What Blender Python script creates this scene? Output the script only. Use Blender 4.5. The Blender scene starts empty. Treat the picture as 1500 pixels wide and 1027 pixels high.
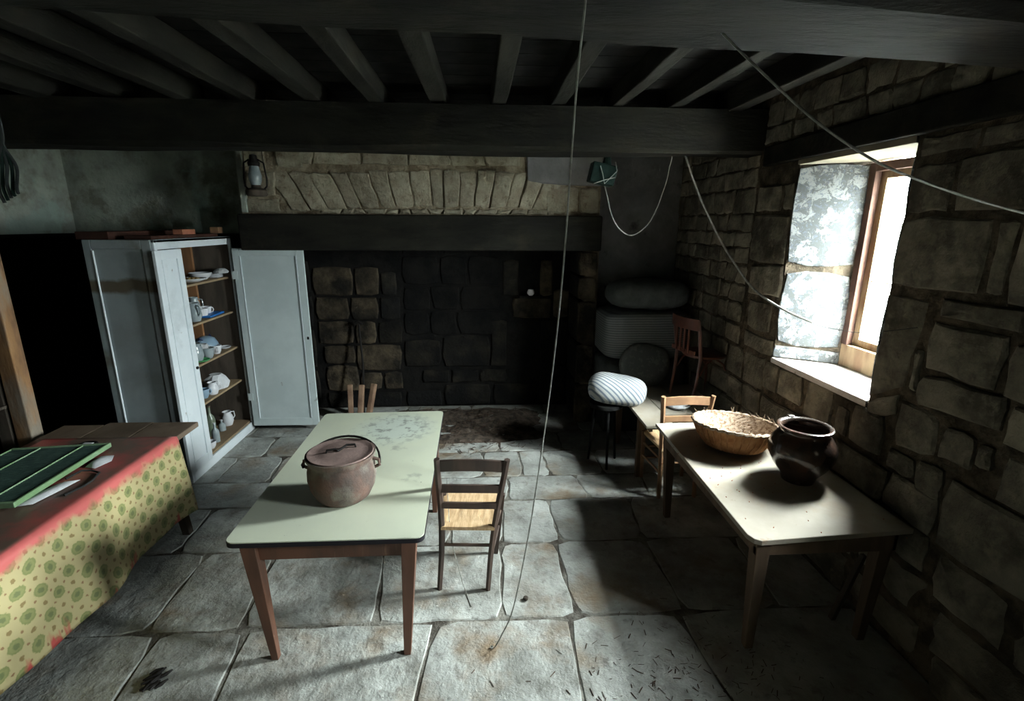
import bpy, bmesh, math, random
from mathutils import Vector, Matrix, noise
C = bpy.context.scene.collection
SC = bpy.context.scene
PI = math.pi
# ------------------------------------------------------------------ camera
cd = bpy.data.cameras.new('camera'); cam = bpy.data.objects.new('camera', cd); C.objects.link(cam)
th, ps, ro = math.radians(14.2), math.radians(3.5), math.radians(0.3)
fw = Vector((math.sin(ps)*math.cos(th), math.cos(ps)*math.cos(th), -math.sin(th)))
rt = Vector((math.cos(ps), -math.sin(ps), 0)); up = rt.cross(fw)
r2 = rt*math.cos(ro)+up*math.sin(ro); u2 = -rt*math.sin(ro)+up*math.cos(ro)
m = Matrix((r2, u2, -fw)).transposed().to_4x4(); m.translation = Vector((0, 0, 2.2))
cam.matrix_world = m
cd.sensor_width = 36; cd.lens = 730/1500*36; cd.clip_start = 0.02; cd.clip_end = 300
SC.camera = cam
# ------------------------------------------------------------------ world, light, exposure
SKY = 430.0
w = bpy.data.worlds.new('overcast_sky'); SC.world = w; w.use_nodes = True
nt = w.node_tree; bg = nt.nodes['Background']
tc = nt.nodes.new('ShaderNodeTexCoord'); sx = nt.nodes.new('ShaderNodeSeparateXYZ')
cr = nt.nodes.new('ShaderNodeValToRGB')
nt.links.new(tc.outputs['Generated'], sx.inputs[0]); nt.links.new(sx.outputs['Z'], cr.inputs[0])
cr.color_ramp.elements[0].position = 0.0; cr.color_ramp.elements[0].color = (.20, .208, .212, 1)
cr.color_ramp.elements[1].position = 0.9; cr.color_ramp.elements[1].color = (.97, .99, 1.0, 1)
nt.links.new(cr.outputs[0], bg.inputs[0]); bg.inputs[1].default_value = SKY
def portal(name, loc, rot, sx_, sy_):
    l = bpy.data.lights.new(name, 'AREA'); l.shape = 'RECTANGLE'; l.size = sx_; l.size_y = sy_
    l.cycles.is_portal = True
    o = bpy.data.objects.new(name, l); C.objects.link(o); o.location = loc; o.rotation_euler = rot
    return o
portal('window_daylight_portal', (2.70, 3.04, 1.97), (0, PI/2, 0), 1.2, .56)
portal('second_window_portal', (2.72, 1.15, 1.64), (0, PI/2, 0), .55, .5)
SC.view_settings.view_transform = 'Standard'; SC.view_settings.look = 'None'
SC.view_settings.gamma = 1; SC.view_settings.exposure = 0.7; SC.view_settings.use_curve_mapping = False
cy = SC.cycles
cy.use_denoising = True; cy.max_bounces = 6; cy.diffuse_bounces = 4; cy.glossy_bounces = 2
cy.transmission_bounces = 4; cy.transparent_max_bounces = 8; cy.sample_clamp_indirect = 8
cy.caustics_reflective = False; cy.caustics_refractive = False

# ------------------------------------------------------------------ materials
def N(nt, t, **k):
    n = nt.nodes.new(t)
    for a, v in k.items(): setattr(n, a, v)
    return n
def mixc(nt, f, a, b):
    mx = N(nt, 'ShaderNodeMix', data_type='RGBA')
    for s, v in ((mx.inputs[0], f), (mx.inputs[6], a), (mx.inputs[7], b)):
        if hasattr(v, 'is_linked'): nt.links.new(v, s)
        elif isinstance(v, (int, float)): s.default_value = v
        else: s.default_value = (*v, 1)
    return mx.outputs[2]
def ramp(nt, v, p0, p1):
    mr = N(nt, 'ShaderNodeMapRange'); nt.links.new(v, mr.inputs[0])
    mr.inputs[1].default_value = p0; mr.inputs[2].default_value = p1
    return mr.outputs[0]
def coords(nt, scale=(1, 1, 1), world=False, rnd=True):
    if world:
        g = N(nt, 'ShaderNodeNewGeometry').outputs['Position']
    else:
        g = N(nt, 'ShaderNodeTexCoord').outputs['Object']
        if rnd:
            oi = N(nt, 'ShaderNodeObjectInfo'); mu = N(nt, 'ShaderNodeMath', operation='MULTIPLY')
            nt.links.new(oi.outputs['Random'], mu.inputs[0]); mu.inputs[1].default_value = 37
            ad = N(nt, 'ShaderNodeVectorMath', operation='ADD'); nt.links.new(g, ad.inputs[0]); nt.links.new(mu.outputs[0], ad.inputs[1]); g = ad.outputs[0]
    mp = N(nt, 'ShaderNodeVectorMath', operation='MULTIPLY'); nt.links.new(g, mp.inputs[0]); mp.inputs[1].default_value = scale
    return mp.outputs[0]
def noi(nt, co, s, det=4, rough=.6, dist=0):
    n = N(nt, 'ShaderNodeTexNoise'); nt.links.new(co, n.inputs['Vector'])
    n.inputs['Scale'].default_value = s; n.inputs['Detail'].default_value = det
    n.inputs['Roughness'].default_value = rough; n.inputs['Distortion'].default_value = dist
    return n.outputs[0]
def mat(name, c1, c2=None, c3=None, s1=4, s2=1.5, lo=.4, hi=.6, lo3=.5, hi3=.65, rough=.85, bump=.0, bs=30, stretch=(1, 1, 1),
        world=False, var=0, spec=.10, metal=0, det=5):
    """c1/c2 mixed by a noise of scale s1, then c3 patches by a noise of scale s2; bump in metres"""
    mt = bpy.data.materials.new(name); mt.use_nodes = True; nt = mt.node_tree; b = nt.nodes['Principled BSDF']
    co = coords(nt, stretch, world)
    c = c1
    if c2 is not None: c = mixc(nt, ramp(nt, noi(nt, co, s1, det), lo, hi), c1, c2)
    if c3 is not None: c = mixc(nt, ramp(nt, noi(nt, co, s2, det), lo3, hi3), c, c3)
    if var:
        oi = N(nt, 'ShaderNodeObjectInfo'); hs = N(nt, 'ShaderNodeHueSaturation')
        mr = N(nt, 'ShaderNodeMapRange'); nt.links.new(oi.outputs['Random'], mr.inputs[0])
        mr.inputs[3].default_value = 1-var; mr.inputs[4].default_value = 1+var
        nt.links.new(mr.outputs[0], hs.inputs['Value'])
        if hasattr(c, 'is_linked'): nt.links.new(c, hs.inputs['Color'])
        else: hs.inputs['Color'].default_value = (*c, 1)
        c = hs.outputs[0]
    if hasattr(c, 'is_linked'): nt.links.new(c, b.inputs['Base Color'])
    else: b.inputs['Base Color'].default_value = (*c, 1)
    b.inputs['Roughness'].default_value = rough; b.inputs['Specular IOR Level'].default_value = spec
    b.inputs['Metallic'].default_value = metal
    if bump:
        bp = N(nt, 'ShaderNodeBump'); bp.inputs['Distance'].default_value = bump
        nt.links.new(noi(nt, co, bs, 6, .65), bp.inputs['Height']); nt.links.new(bp.outputs[0], b.inputs['Normal'])
    return mt
M = {}
M['flag'] = mat('worn_flagstone', (.45, .465, .44), (.20, .20, .18), (.22, .165, .11), s1=3.4, s2=2.2, lo=.36, hi=.66, lo3=.53, hi3=.70, rough=.5, bump=.035, bs=5, var=.16, spec=.45, det=9)
M['grout'] = mat('floor_joint_dirt', (.25, .24, .21), (.07, .06, .05), s1=5, rough=.95, bump=.02, bs=25, world=True)
M['stone'] = mat('old_wall_stone', (.27, .24, .185), (.17, .15, .118), (.085, .077, .062), s1=5, s2=2.5, lo3=.52, hi3=.72, rough=.95, bump=.03, bs=12, var=.28)
M['mortar'] = mat('crumbling_mortar', (.15, .12, .085), (.06, .047, .033), s1=9, rough=1, bump=.04, bs=18, world=True)
M['pale_stone'] = mat('pale_chimney_stone', (.40, .36, .27), (.30, .26, .19), (.20, .17, .12), s1=7, s2=4, lo3=.58, hi3=.75, rough=.95, bump=.03, bs=15, var=.15)
M['pale_mortar'] = mat('pale_chimney_mortar', (.33, .28, .20), (.17, .13, .085), s1=9, rough=1, bump=.03, bs=20, world=True)
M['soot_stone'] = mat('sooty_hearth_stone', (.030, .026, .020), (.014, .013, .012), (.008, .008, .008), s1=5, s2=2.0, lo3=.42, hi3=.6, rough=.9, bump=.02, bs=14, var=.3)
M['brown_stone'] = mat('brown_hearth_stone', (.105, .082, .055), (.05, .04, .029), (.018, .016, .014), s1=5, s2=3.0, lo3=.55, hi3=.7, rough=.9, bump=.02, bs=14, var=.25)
M['soot'] = mat('black_soot', (.006, .006, .006), (.012, .011, .010), s1=6, rough=.95, bump=.01, bs=20, world=True)
M['plaster'] = mat('grey_green_plaster', (.42, .46, .39), (.28, .30, .26), (.12, .11, .085), s1=2.5, s2=1.6, lo3=.55, hi3=.7, rough=.95, bump=.012, bs=14, world=True)
M['grey_plaster'] = mat('grey_corner_plaster', (.24, .235, .23), (.17, .165, .16), (.055, .055, .05), s1=3, s2=2.2, lo3=.57, hi3=.66, rough=.95, bump=.012, bs=16, world=True)
M['dark_wood'] = mat('smoke_black_timber', (.019, .018, .014), (.010, .0095, .008), (.038, .032, .022), s1=5, s2=3, lo3=.6, hi3=.8, rough=.8, bump=.012, bs=14, stretch=(.25, 1, 1))
M['joist_wood'] = mat('smoke_black_joist', (.026, .025, .020), (.013, .012, .010), s1=6, rough=.85, bump=.01, bs=14, stretch=(1, .25, 1))
M['ceil_wood'] = mat('black_ceiling_board', (.018, .017, .016), (.008, .008, .008), s1=6, rough=.9)
M['panel_dark'] = mat('sooty_wood_lining', (.012, .012, .011), (.006, .006, .006), s1=6, rough=.9, stretch=(4, 4, .4))
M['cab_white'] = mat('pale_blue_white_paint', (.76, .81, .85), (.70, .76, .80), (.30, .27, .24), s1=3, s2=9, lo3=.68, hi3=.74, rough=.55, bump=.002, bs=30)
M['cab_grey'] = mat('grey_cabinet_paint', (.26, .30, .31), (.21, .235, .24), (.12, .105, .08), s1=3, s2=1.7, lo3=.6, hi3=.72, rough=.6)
def band(mt, z0, z1, colr):
    nt = mt.node_tree; b = nt.nodes['Principled BSDF']; src = b.inputs['Base Color'].links[0].from_socket
    co = N(nt, 'ShaderNodeTexCoord').outputs['Object']; s = N(nt, 'ShaderNodeSeparateXYZ'); nt.links.new(co, s.inputs[0])
    ad = N(nt, 'ShaderNodeMath', operation='MULTIPLY_ADD'); nt.links.new(noi(nt, co, 7, 4), ad.inputs[0]); ad.inputs[1].default_value = .08; nt.links.new(s.outputs['Z'], ad.inputs[2])
    mu = N(nt, 'ShaderNodeMath', operation='MULTIPLY'); nt.links.new(ramp(nt, ad.outputs[0], z0-.01, z0+.02), mu.inputs[0]); nt.links.new(ramp(nt, ad.outputs[0], z1+.02, z1-.01), mu.inputs[1])
    nt.links.new(mixc(nt, mu.outputs[0], src, colr), b.inputs['Base Color'])
band(M['cab_grey'], 1.70, 1.80, (.10, .085, .06))
M['cab_door'] = mat('pale_grey_blue_door_paint', (.62, .70, .71), (.55, .63, .64), (.22, .21, .19), s1=3, s2=7, lo3=.68, hi3=.76, rough=.55)
M['cab_in'] = mat('raw_cabinet_wood', (.30, .15, .07), (.20, .10, .05), s1=3, rough=.8, stretch=(1, 1, .2))
M['shelf_wood'] = mat('pale_shelf_wood', (.34, .25, .15), (.24, .17, .11), s1=5, rough=.8, stretch=(1, .2, 1))
M['red_wood'] = mat('dark_red_plank', (.07, .03, .022), (.04, .02, .015), s1=5, rough=.85)
M['brick'] = mat('brick_red', (.35, .13, .08), (.25, .10, .06), s1=8, rough=.9)
M['table_brown'] = mat('varnished_brown_leg', (.13, .055, .032), (.075, .035, .022), (.20, .11, .07), s1=4, s2=6, lo3=.62, hi3=.72, rough=.5, stretch=(2, 2, .3), spec=.4)
M['edge_dark'] = mat('dark_table_edge', (.02, .018, .022), rough=.5)
M['formica'] = mat('pale_green_laminate', (.66, .69, .54), (.62, .65, .52), (.42, .44, .36), s1=2, s2=5, lo3=.66, hi3=.74, rough=.35, spec=.4)
def stain(mt, c0, r, colr, tint):
    nt = mt.node_tree; b = nt.nodes['Principled BSDF']; src = b.inputs['Base Color'].links[0].from_socket
    co = N(nt, 'ShaderNodeTexCoord').outputs['Object']
    d = N(nt, 'ShaderNodeVectorMath', operation='DISTANCE'); nt.links.new(co, d.inputs[0]); d.inputs[1].default_value = c0
    m0 = ramp(nt, d.outputs['Value'], r, r*.45)
    m1 = N(nt, 'ShaderNodeMath', operation='MULTIPLY'); nt.links.new(m0, m1.inputs[0]); nt.links.new(ramp(nt, noi(nt, co, 16, 5, .7), .50, .60), m1.inputs[1])
    m2 = N(nt, 'ShaderNodeMath', operation='MULTIPLY'); nt.links.new(m0, m2.inputs[0]); m2.inputs[1].default_value = .6
    nt.links.new(mixc(nt, m1.outputs[0], mixc(nt, m2.outputs[0], src, tint), colr), b.inputs['Base Color'])
stain(M['formica'], (.12, .52, .7), .34, (.26, .28, .24), (.60, .68, .64))
M['rtop'] = mat('dusty_beige_table_top', (.33, .295, .245), (.27, .24, .195), (.24, .18, .13), s1=2.5, s2=14, lo3=.68, hi3=.74, rough=.6)
M['rwood'] = mat('dull_brown_table_leg', (.16, .11, .075), (.10, .07, .05), s1=4, rough=.7, stretch=(2, 2, .3))
M['iron_rust'] = mat('rusty_cast_iron', (.17, .105, .085), (.11, .085, .075), (.22, .20, .17), s1=9, s2=4, lo3=.5, hi3=.64, rough=.8, bump=.003, bs=60)
M['lid_rust'] = mat('pinkish_rust_lid', (.27, .19, .17), (.20, .14, .125), s1=9, rough=.8, bump=.002, bs=60)
M['iron'] = mat('black_iron', (.02, .018, .017), rough=.6, metal=.3)
M['glaze'] = mat('dark_brown_glaze', (.035, .022, .016), (.022, .016, .013), (.075, .035, .022), s1=5, s2=4, lo3=.5, hi3=.7, rough=.16, spec=.6)
M['wicker'] = mat('honey_wicker', (.42, .22, .10), (.28, .13, .055), s1=12, rough=.7)
M['wicker_pale'] = mat('dusty_pale_wicker', (.36, .28, .21), (.15, .095, .06), s1=45, lo=.45, hi=.6, rough=.8)
M['chair_dark'] = mat('dark_brown_chair_wood', (.085, .055, .042), (.05, .034, .028), s1=5, rough=.5, stretch=(2, 2, .4), spec=.45)
M['chair_mid'] = mat('honey_chair_wood', (.30, .17, .09), (.20, .11, .06), s1=5, rough=.5, spec=.4)
M['chair_red'] = mat('reddish_bentwood', (.15, .05, .03), (.09, .033, .022), s1=5, rough=.35, spec=.5)
M['rush'] = mat('straw_rush', (.66, .47, .28), (.50, .33, .18), s1=22, rough=.8, bump=.002, bs=60, stretch=(3, .4, 1))
M['board'] = mat('dusty_brown_board', (.17, .125, .09), (.115, .085, .06), (.22, .17, .13), s1=4, s2=2, rough=.85, stretch=(1, .3, 1), bump=.002, bs=30)
M['post'] = mat('worn_orange_post', (.34, .19, .09), (.20, .115, .065), (.27, .23, .18), s1=5, s2=2.2, lo3=.5, hi3=.62, rough=.75, stretch=(2, 2, .6), bump=.002, bs=30)
M['grey_wood'] = mat('dim_grey_brown_wood', (.10, .08, .065), (.06, .05, .04), s1=5, rough=.85, stretch=(2, 2, .4))
M['green_panel'] = mat('dark_green_mesh_panel', (.09, .15, .13), (.065, .115, .10), s1=20, rough=.6)
M['pale_green'] = mat('pale_green_edge', (.26, .38, .24), (.18, .30, .15), s1=5, rough=.6)
M['paper'] = mat('white_paper', (.72, .73, .76), (.55, .56, .58), s1=5, rough=.8)
M['white_china'] = mat('white_china', (.75, .76, .8), rough=.25, spec=.5)
M['glassy'] = mat('cloudy_glass', (.35, .40, .42), (.25, .30, .32), s1=8, rough=.15, spec=.6)
M['bottle_green'] = mat('dusty_green_glass', (.12, .16, .11), (.20, .22, .17), s1=9, rough=.25, spec=.6)
M['blue'] = mat('bright_blue_plastic', (.03, .16, .45), rough=.4)
M['enamel'] = mat('light_blue_enamel', (.32, .45, .58), (.26, .38, .50), s1=4, rough=.3, spec=.5)
M['navy'] = mat('navy_rim', (.015, .03, .10), rough=.4)
M['green_pl'] = mat('green_plastic', (.10, .42, .16), rough=.4)
M['biscuit'] = mat('yellowish_crumbs', (.50, .38, .16), (.35, .20, .08), s1=20, rough=.9)
M['cord'] = mat('pale_cotton_cord', (.36, .36, .33), (.24, .24, .22), s1=40, rough=.9)
M['dark_cord'] = mat('dark_wire', (.03, .03, .03), rough=.7)
M['dark_green_box'] = mat('dark_bottle_green_metal', (.005, .014, .011), (.010, .022, .018), s1=9, rough=.6)
M['quilt'] = mat('dim_grey_quilt', (.105, .115, .11), (.075, .08, .078), s1=7, rough=.95, bump=.008, bs=10)
M['quilt_dark'] = mat('dark_grey_cover', (.045, .05, .05), (.03, .033, .033), s1=5, rough=.95, bump=.008, bs=9)
M['ash'] = mat('hearth_ash_and_dirt', (.13, .10, .08), (.05, .04, .032), (.22, .18, .15), s1=14, s2=9, lo3=.6, hi3=.7, rough=1, bump=.02, bs=30, world=True)
M['twig'] = mat('brown_twig', (.09, .06, .045), rough=.9)
M['log'] = mat('split_firewood', (.28, .18, .12), (.18, .11, .075), s1=6, rough=.85)
M['sill'] = mat('flaking_white_sill', (.62, .58, .56), (.50, .46, .43), (.30, .26, .22), s1=8, s2=10, lo3=.6, hi3=.66, rough=.8, bump=.004, bs=30, world=True)
M['soffit'] = mat('cream_lintel_board', (.25, .22, .165), (.20, .175, .13), s1=4, rough=.8, world=True)
M['winwood'] = mat('weathered_window_wood', (.34, .25, .15), (.18, .11, .065), s1=6, rough=.75, stretch=(2, 2, .4))
M['winwood_dark'] = mat('red_brown_frame_wood', (.10, .055, .04), (.06, .035, .028), s1=6, rough=.8)
M['leaf'] = mat('garden_foliage', (.012, .032, .006), (.008, .02, .004), s1=3, rough=.9, world=True)
M['grass'] = mat('garden_gravel', (.05, .052, .045), (.035, .037, .03), s1=2, rough=.95, world=True)

def peeling():
    mt = bpy.data.materials.new('peeling_white_paint'); mt.use_nodes = True; nt = mt.node_tree; b = nt.nodes['Principled BSDF']
    co = coords(nt, (1, 1, 1), True)
    a = ramp(nt, noi(nt, co, 12, 10, .72, .5), .49, .515)
    c = mixc(nt, a, (.23, .24, .235), (.07, .076, .074))
    f = ramp(nt, noi(nt, co, 55, 5, .8), .53, .58)
    c = mixc(nt, f, c, (.10, .115, .14))
    nt.links.new(c, b.inputs['Base Color']); b.inputs['Roughness'].default_value = .8
    bp = N(nt, 'ShaderNodeBump'); bp.inputs['Distance'].default_value = .004; bp.invert = True
    nt.links.new(a, bp.inputs['Height']); nt.links.new(bp.outputs[0], b.inputs['Normal'])
    return mt
M['peel'] = peeling()
def grime(key, scale, lo, hi, colr, amt=1.0, det=7):
    mt = M[key]; nt = mt.node_tree; b = nt.nodes['Principled BSDF']; src = b.inputs['Base Color'].links[0].from_socket
    co = coords(nt, (1, 1, 1), True)
    mu = N(nt, 'ShaderNodeMath', operation='MULTIPLY'); nt.links.new(ramp(nt, noi(nt, co, scale, det, .68), lo, hi), mu.inputs[0]); mu.inputs[1].default_value = amt
    nt.links.new(mixc(nt, mu.outputs[0], src, colr), b.inputs['Base Color'])
grime('stone', 2.2, .48, .68, (.045, .04, .03), .75); grime('stone', 14, .55, .68, (.30, .26, .19), .45)
grime('mortar', 2.2, .48, .68, (.03, .027, .02), .8)
grime('flag', 1.1, .52, .68, (.17, .135, .10), .8); grime('flag', 9, .56, .66, (.10, .09, .075), .55); grime('flag', 2.5, .58, .70, (.56, .57, .55), .6)
grime('pale_stone', 3, .52, .68, (.17, .15, .11), .7); grime('pale_stone', 16, .56, .66, (.15, .11, .07), .6)
grime('plaster', 2.0, .53, .62, (.16, .15, .11), .7); grime('plaster', 1.2, .56, .62, (.33, .45, .40), .5)
grime('rtop', 2.4, .52, .66, (.27, .21, .15), .6); grime('formica', 26, .68, .72, (.12, .11, .08), .7)
grime('cab_white', 1.6, .55, .7, (.45, .50, .53), .6); grime('board', 5, .5, .65, (.08, .06, .045), .6)
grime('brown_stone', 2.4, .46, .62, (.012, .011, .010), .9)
grime('dark_wood', 2, .55, .7, (.045, .038, .026), .6)
def glass():
    mt = bpy.data.materials.new('dusty_window_glass'); mt.use_nodes = True; nt = mt.node_tree
    nt.nodes.remove(nt.nodes['Principled BSDF']); out = nt.nodes['Material Output']
    tr = N(nt, 'ShaderNodeBsdfTransparent'); tl = N(nt, 'ShaderNodeBsdfTranslucent'); gl = N(nt, 'ShaderNodeBsdfGlossy')
    gl.inputs['Roughness'].default_value = .1; tr.inputs[0].default_value = (.93, .97, .96, 1)
    tl.inputs[0].default_value = (.8, .85, .85, 1)
    co = coords(nt, (1, 1, 1), True); f = N(nt, 'ShaderNodeMapRange'); nt.links.new(noi(nt, co, 6, 6, .7, 1), f.inputs[0])
    f.inputs[1].default_value = .35; f.inputs[2].default_value = .7; f.inputs[3].default_value = .05; f.inputs[4].default_value = .3
    m1 = N(nt, 'ShaderNodeMixShader'); nt.links.new(f.outputs[0], m1.inputs[0]); nt.links.new(tr.outputs[0], m1.inputs[1]); nt.links.new(tl.outputs[0], m1.inputs[2])
    m2 = N(nt, 'ShaderNodeMixShader'); m2.inputs[0].default_value = .05; nt.links.new(m1.outputs[0], m2.inputs[1]); nt.links.new(gl.outputs[0], m2.inputs[2])
    nt.links.new(m2.outputs[0], out.inputs[0]); return mt
M['glass'] = glass()
def stripes(name, base, dark, axis, freq, rough=.9):
    mt = bpy.data.materials.new(name); mt.use_nodes = True; nt = mt.node_tree; b = nt.nodes['Principled BSDF']
    co = coords(nt, (1, 1, 1), rnd=False)
    wv = N(nt, 'ShaderNodeTexWave', wave_type='BANDS', bands_direction=axis); nt.links.new(co, wv.inputs['Vector'])
    wv.inputs['Scale'].default_value = freq; wv.inputs['Distortion'].default_value = 1.2; wv.inputs['Detail Scale'].default_value = .6
    c = mixc(nt, ramp(nt, wv.outputs[1], .55, .75), base, dark)
    nt.links.new(c, b.inputs['Base Color']); b.inputs['Roughness'].default_value = rough
    bp = N(nt, 'ShaderNodeBump'); bp.inputs['Distance'].default_value = .01
    nt.links.new(noi(nt, co, 6, 3), bp.inputs['Height']); nt.links.new(bp.outputs[0], b.inputs['Normal'])
    return mt
M['ticking'] = stripes('grey_striped_ticking', (.17, .18, .175), (.085, .09, .09), 'Z', 13)
M['pillow'] = stripes('white_blue_striped_ticking', (.44, .45, .44), (.15, .18, .22), 'DIAGONAL', 11)
def floral():
    mt = bpy.data.materials.new('faded_floral_cotton'); mt.use_nodes = True; nt = mt.node_tree; b = nt.nodes['Principled BSDF']
    co = coords(nt, (1, 1, 1), rnd=False)
    c = mixc(nt, ramp(nt, noi(nt, co, 14, 5, .7), .52, .6), (.10, .105, .095), (.17, .165, .15))
    nt.links.new(c, b.inputs['Base Color']); b.inputs['Roughness'].default_value = .95; return mt
M['floral'] = floral()
def oilcloth():
    """medallion print: u runs along the table in metres, v down from the table edge in metres"""
    mt = bpy.data.materials.new('printed_medallion_oilcloth'); mt.use_nodes = True; nt = mt.node_tree; b = nt.nodes['Principled BSDF']
    uv = N(nt, 'ShaderNodeUVMap').outputs[0]
    wob = N(nt, 'ShaderNodeTexNoise'); nt.links.new(uv, wob.inputs['Vector']); wob.inputs['Scale'].default_value = 6
    def cell(sc, off, r0, r1):
        mu = N(nt, 'ShaderNodeVectorMath', operation='MULTIPLY_ADD'); nt.links.new(uv, mu.inputs[0])
        mu.inputs[1].default_value = (1/sc[0], 1/sc[1], 0); mu.inputs[2].default_value = (off[0], off[1], 0)
        fr = N(nt, 'ShaderNodeVectorMath', operation='FRACTION'); nt.links.new(mu.outputs[0], fr.inputs[0])
        su = N(nt, 'ShaderNodeVectorMath', operation='MULTIPLY_ADD'); nt.links.new(fr.outputs[0], su.inputs[0])
        su.inputs[1].default_value = (sc[0], sc[1], 0); su.inputs[2].default_value = (-.5*sc[0], -.5*sc[1], 0)
        ln = N(nt, 'ShaderNodeVectorMath', operation='LENGTH'); nt.links.new(su.outputs[0], ln.inputs[0])
        rg = N(nt, 'ShaderNodeMath', operation='MULTIPLY_ADD'); nt.links.new(noi(nt, uv, 85, 3, .6), rg.inputs[0]); rg.inputs[1].default_value = .022; nt.links.new(ln.outputs['Value'], rg.inputs[2])
        return ramp(nt, rg.outputs[0], r1+.011, r0+.011)
    c = (.54, .46, .24)
    cell_s = (.17, .15)
    base_uv = uv; wn_ = N(nt, 'ShaderNodeTexNoise'); nt.links.new(uv, wn_.inputs['Vector']); wn_.inputs['Scale'].default_value = 3.5
    wm = N(nt, 'ShaderNodeVectorMath', operation='MULTIPLY_ADD'); nt.links.new(wn_.outputs['Color'], wm.inputs[0]); wm.inputs[1].default_value = (.09, .09, 0); nt.links.new(uv, wm.inputs[2]); uv = wm.outputs[0]
    for off in ((0, 0), (.5, .5)):
        c = mixc(nt, cell(cell_s, off, .032, .036), c, (.25, .27, .10))
        c = mixc(nt, cell(cell_s, off, .024, .027), c, (.29, .30, .12))
        c = mixc(nt, cell(cell_s, off, .012, .017), c, (.17, .20, .08))
    for off in ((.5, 0), (0, .5)):
        c = mixc(nt, cell(cell_s, off, .010, .013), c, (.28, .20, .08))
    for off in ((.25, .25), (.75, .75), (.25, .75), (.75, .25)):
        c = mixc(nt, cell(cell_s, off, .005, .008), c, (.30, .17, .08))
    uv = base_uv; s = N(nt, 'ShaderNodeSeparateXYZ'); nt.links.new(uv, s.inputs[0])
    # red border along the table edge and red run marks lower down
    nn = noi(nt, uv, 9, 4, .6); ad = N(nt, 'ShaderNodeMath', operation='MULTIPLY_ADD'); nt.links.new(nn, ad.inputs[0])
    ad.inputs[1].default_value = -.15; nt.links.new(s.outputs['Y'], ad.inputs[2])
    c = mixc(nt, ramp(nt, ad.outputs[0], -.01, -.06), c, (.66, .15, .14))
    st = N(nt, 'ShaderNodeVectorMath', operation='MULTIPLY'); nt.links.new(uv, st.inputs[0]); st.inputs[1].default_value = (5, 1.3, 1)
    low = N(nt, 'ShaderNodeMath', operation='MULTIPLY_ADD'); nt.links.new(noi(nt, st.outputs[0], 2.2, 3), low.inputs[0])
    low.inputs[1].default_value = .9; nt.links.new(s.outputs['Y'], low.inputs[2])
    c = mixc(nt, ramp(nt, low.outputs[0], 1.03, 1.12), c, (.55, .09, .08))
    # brown dust lying on the flat top
    top = ramp(nt, s.outputs['Y'], -.02, -.05)
    ds = N(nt, 'ShaderNodeMath', operation='MULTIPLY'); nt.links.new(top, ds.inputs[0]); nt.links.new(ramp(nt, noi(nt, uv, 2.6, 6, .6), .40, .56), ds.inputs[1])
    c = mixc(nt, top, c, (.40, .085, .075)); c = mixc(nt, ds.outputs[0], c, (.15, .10, .075))
    nt.links.new(c, b.inputs['Base Color']); b.inputs['Roughness'].default_value = .45
    return mt
M['oilcloth'] = oilcloth()

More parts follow.
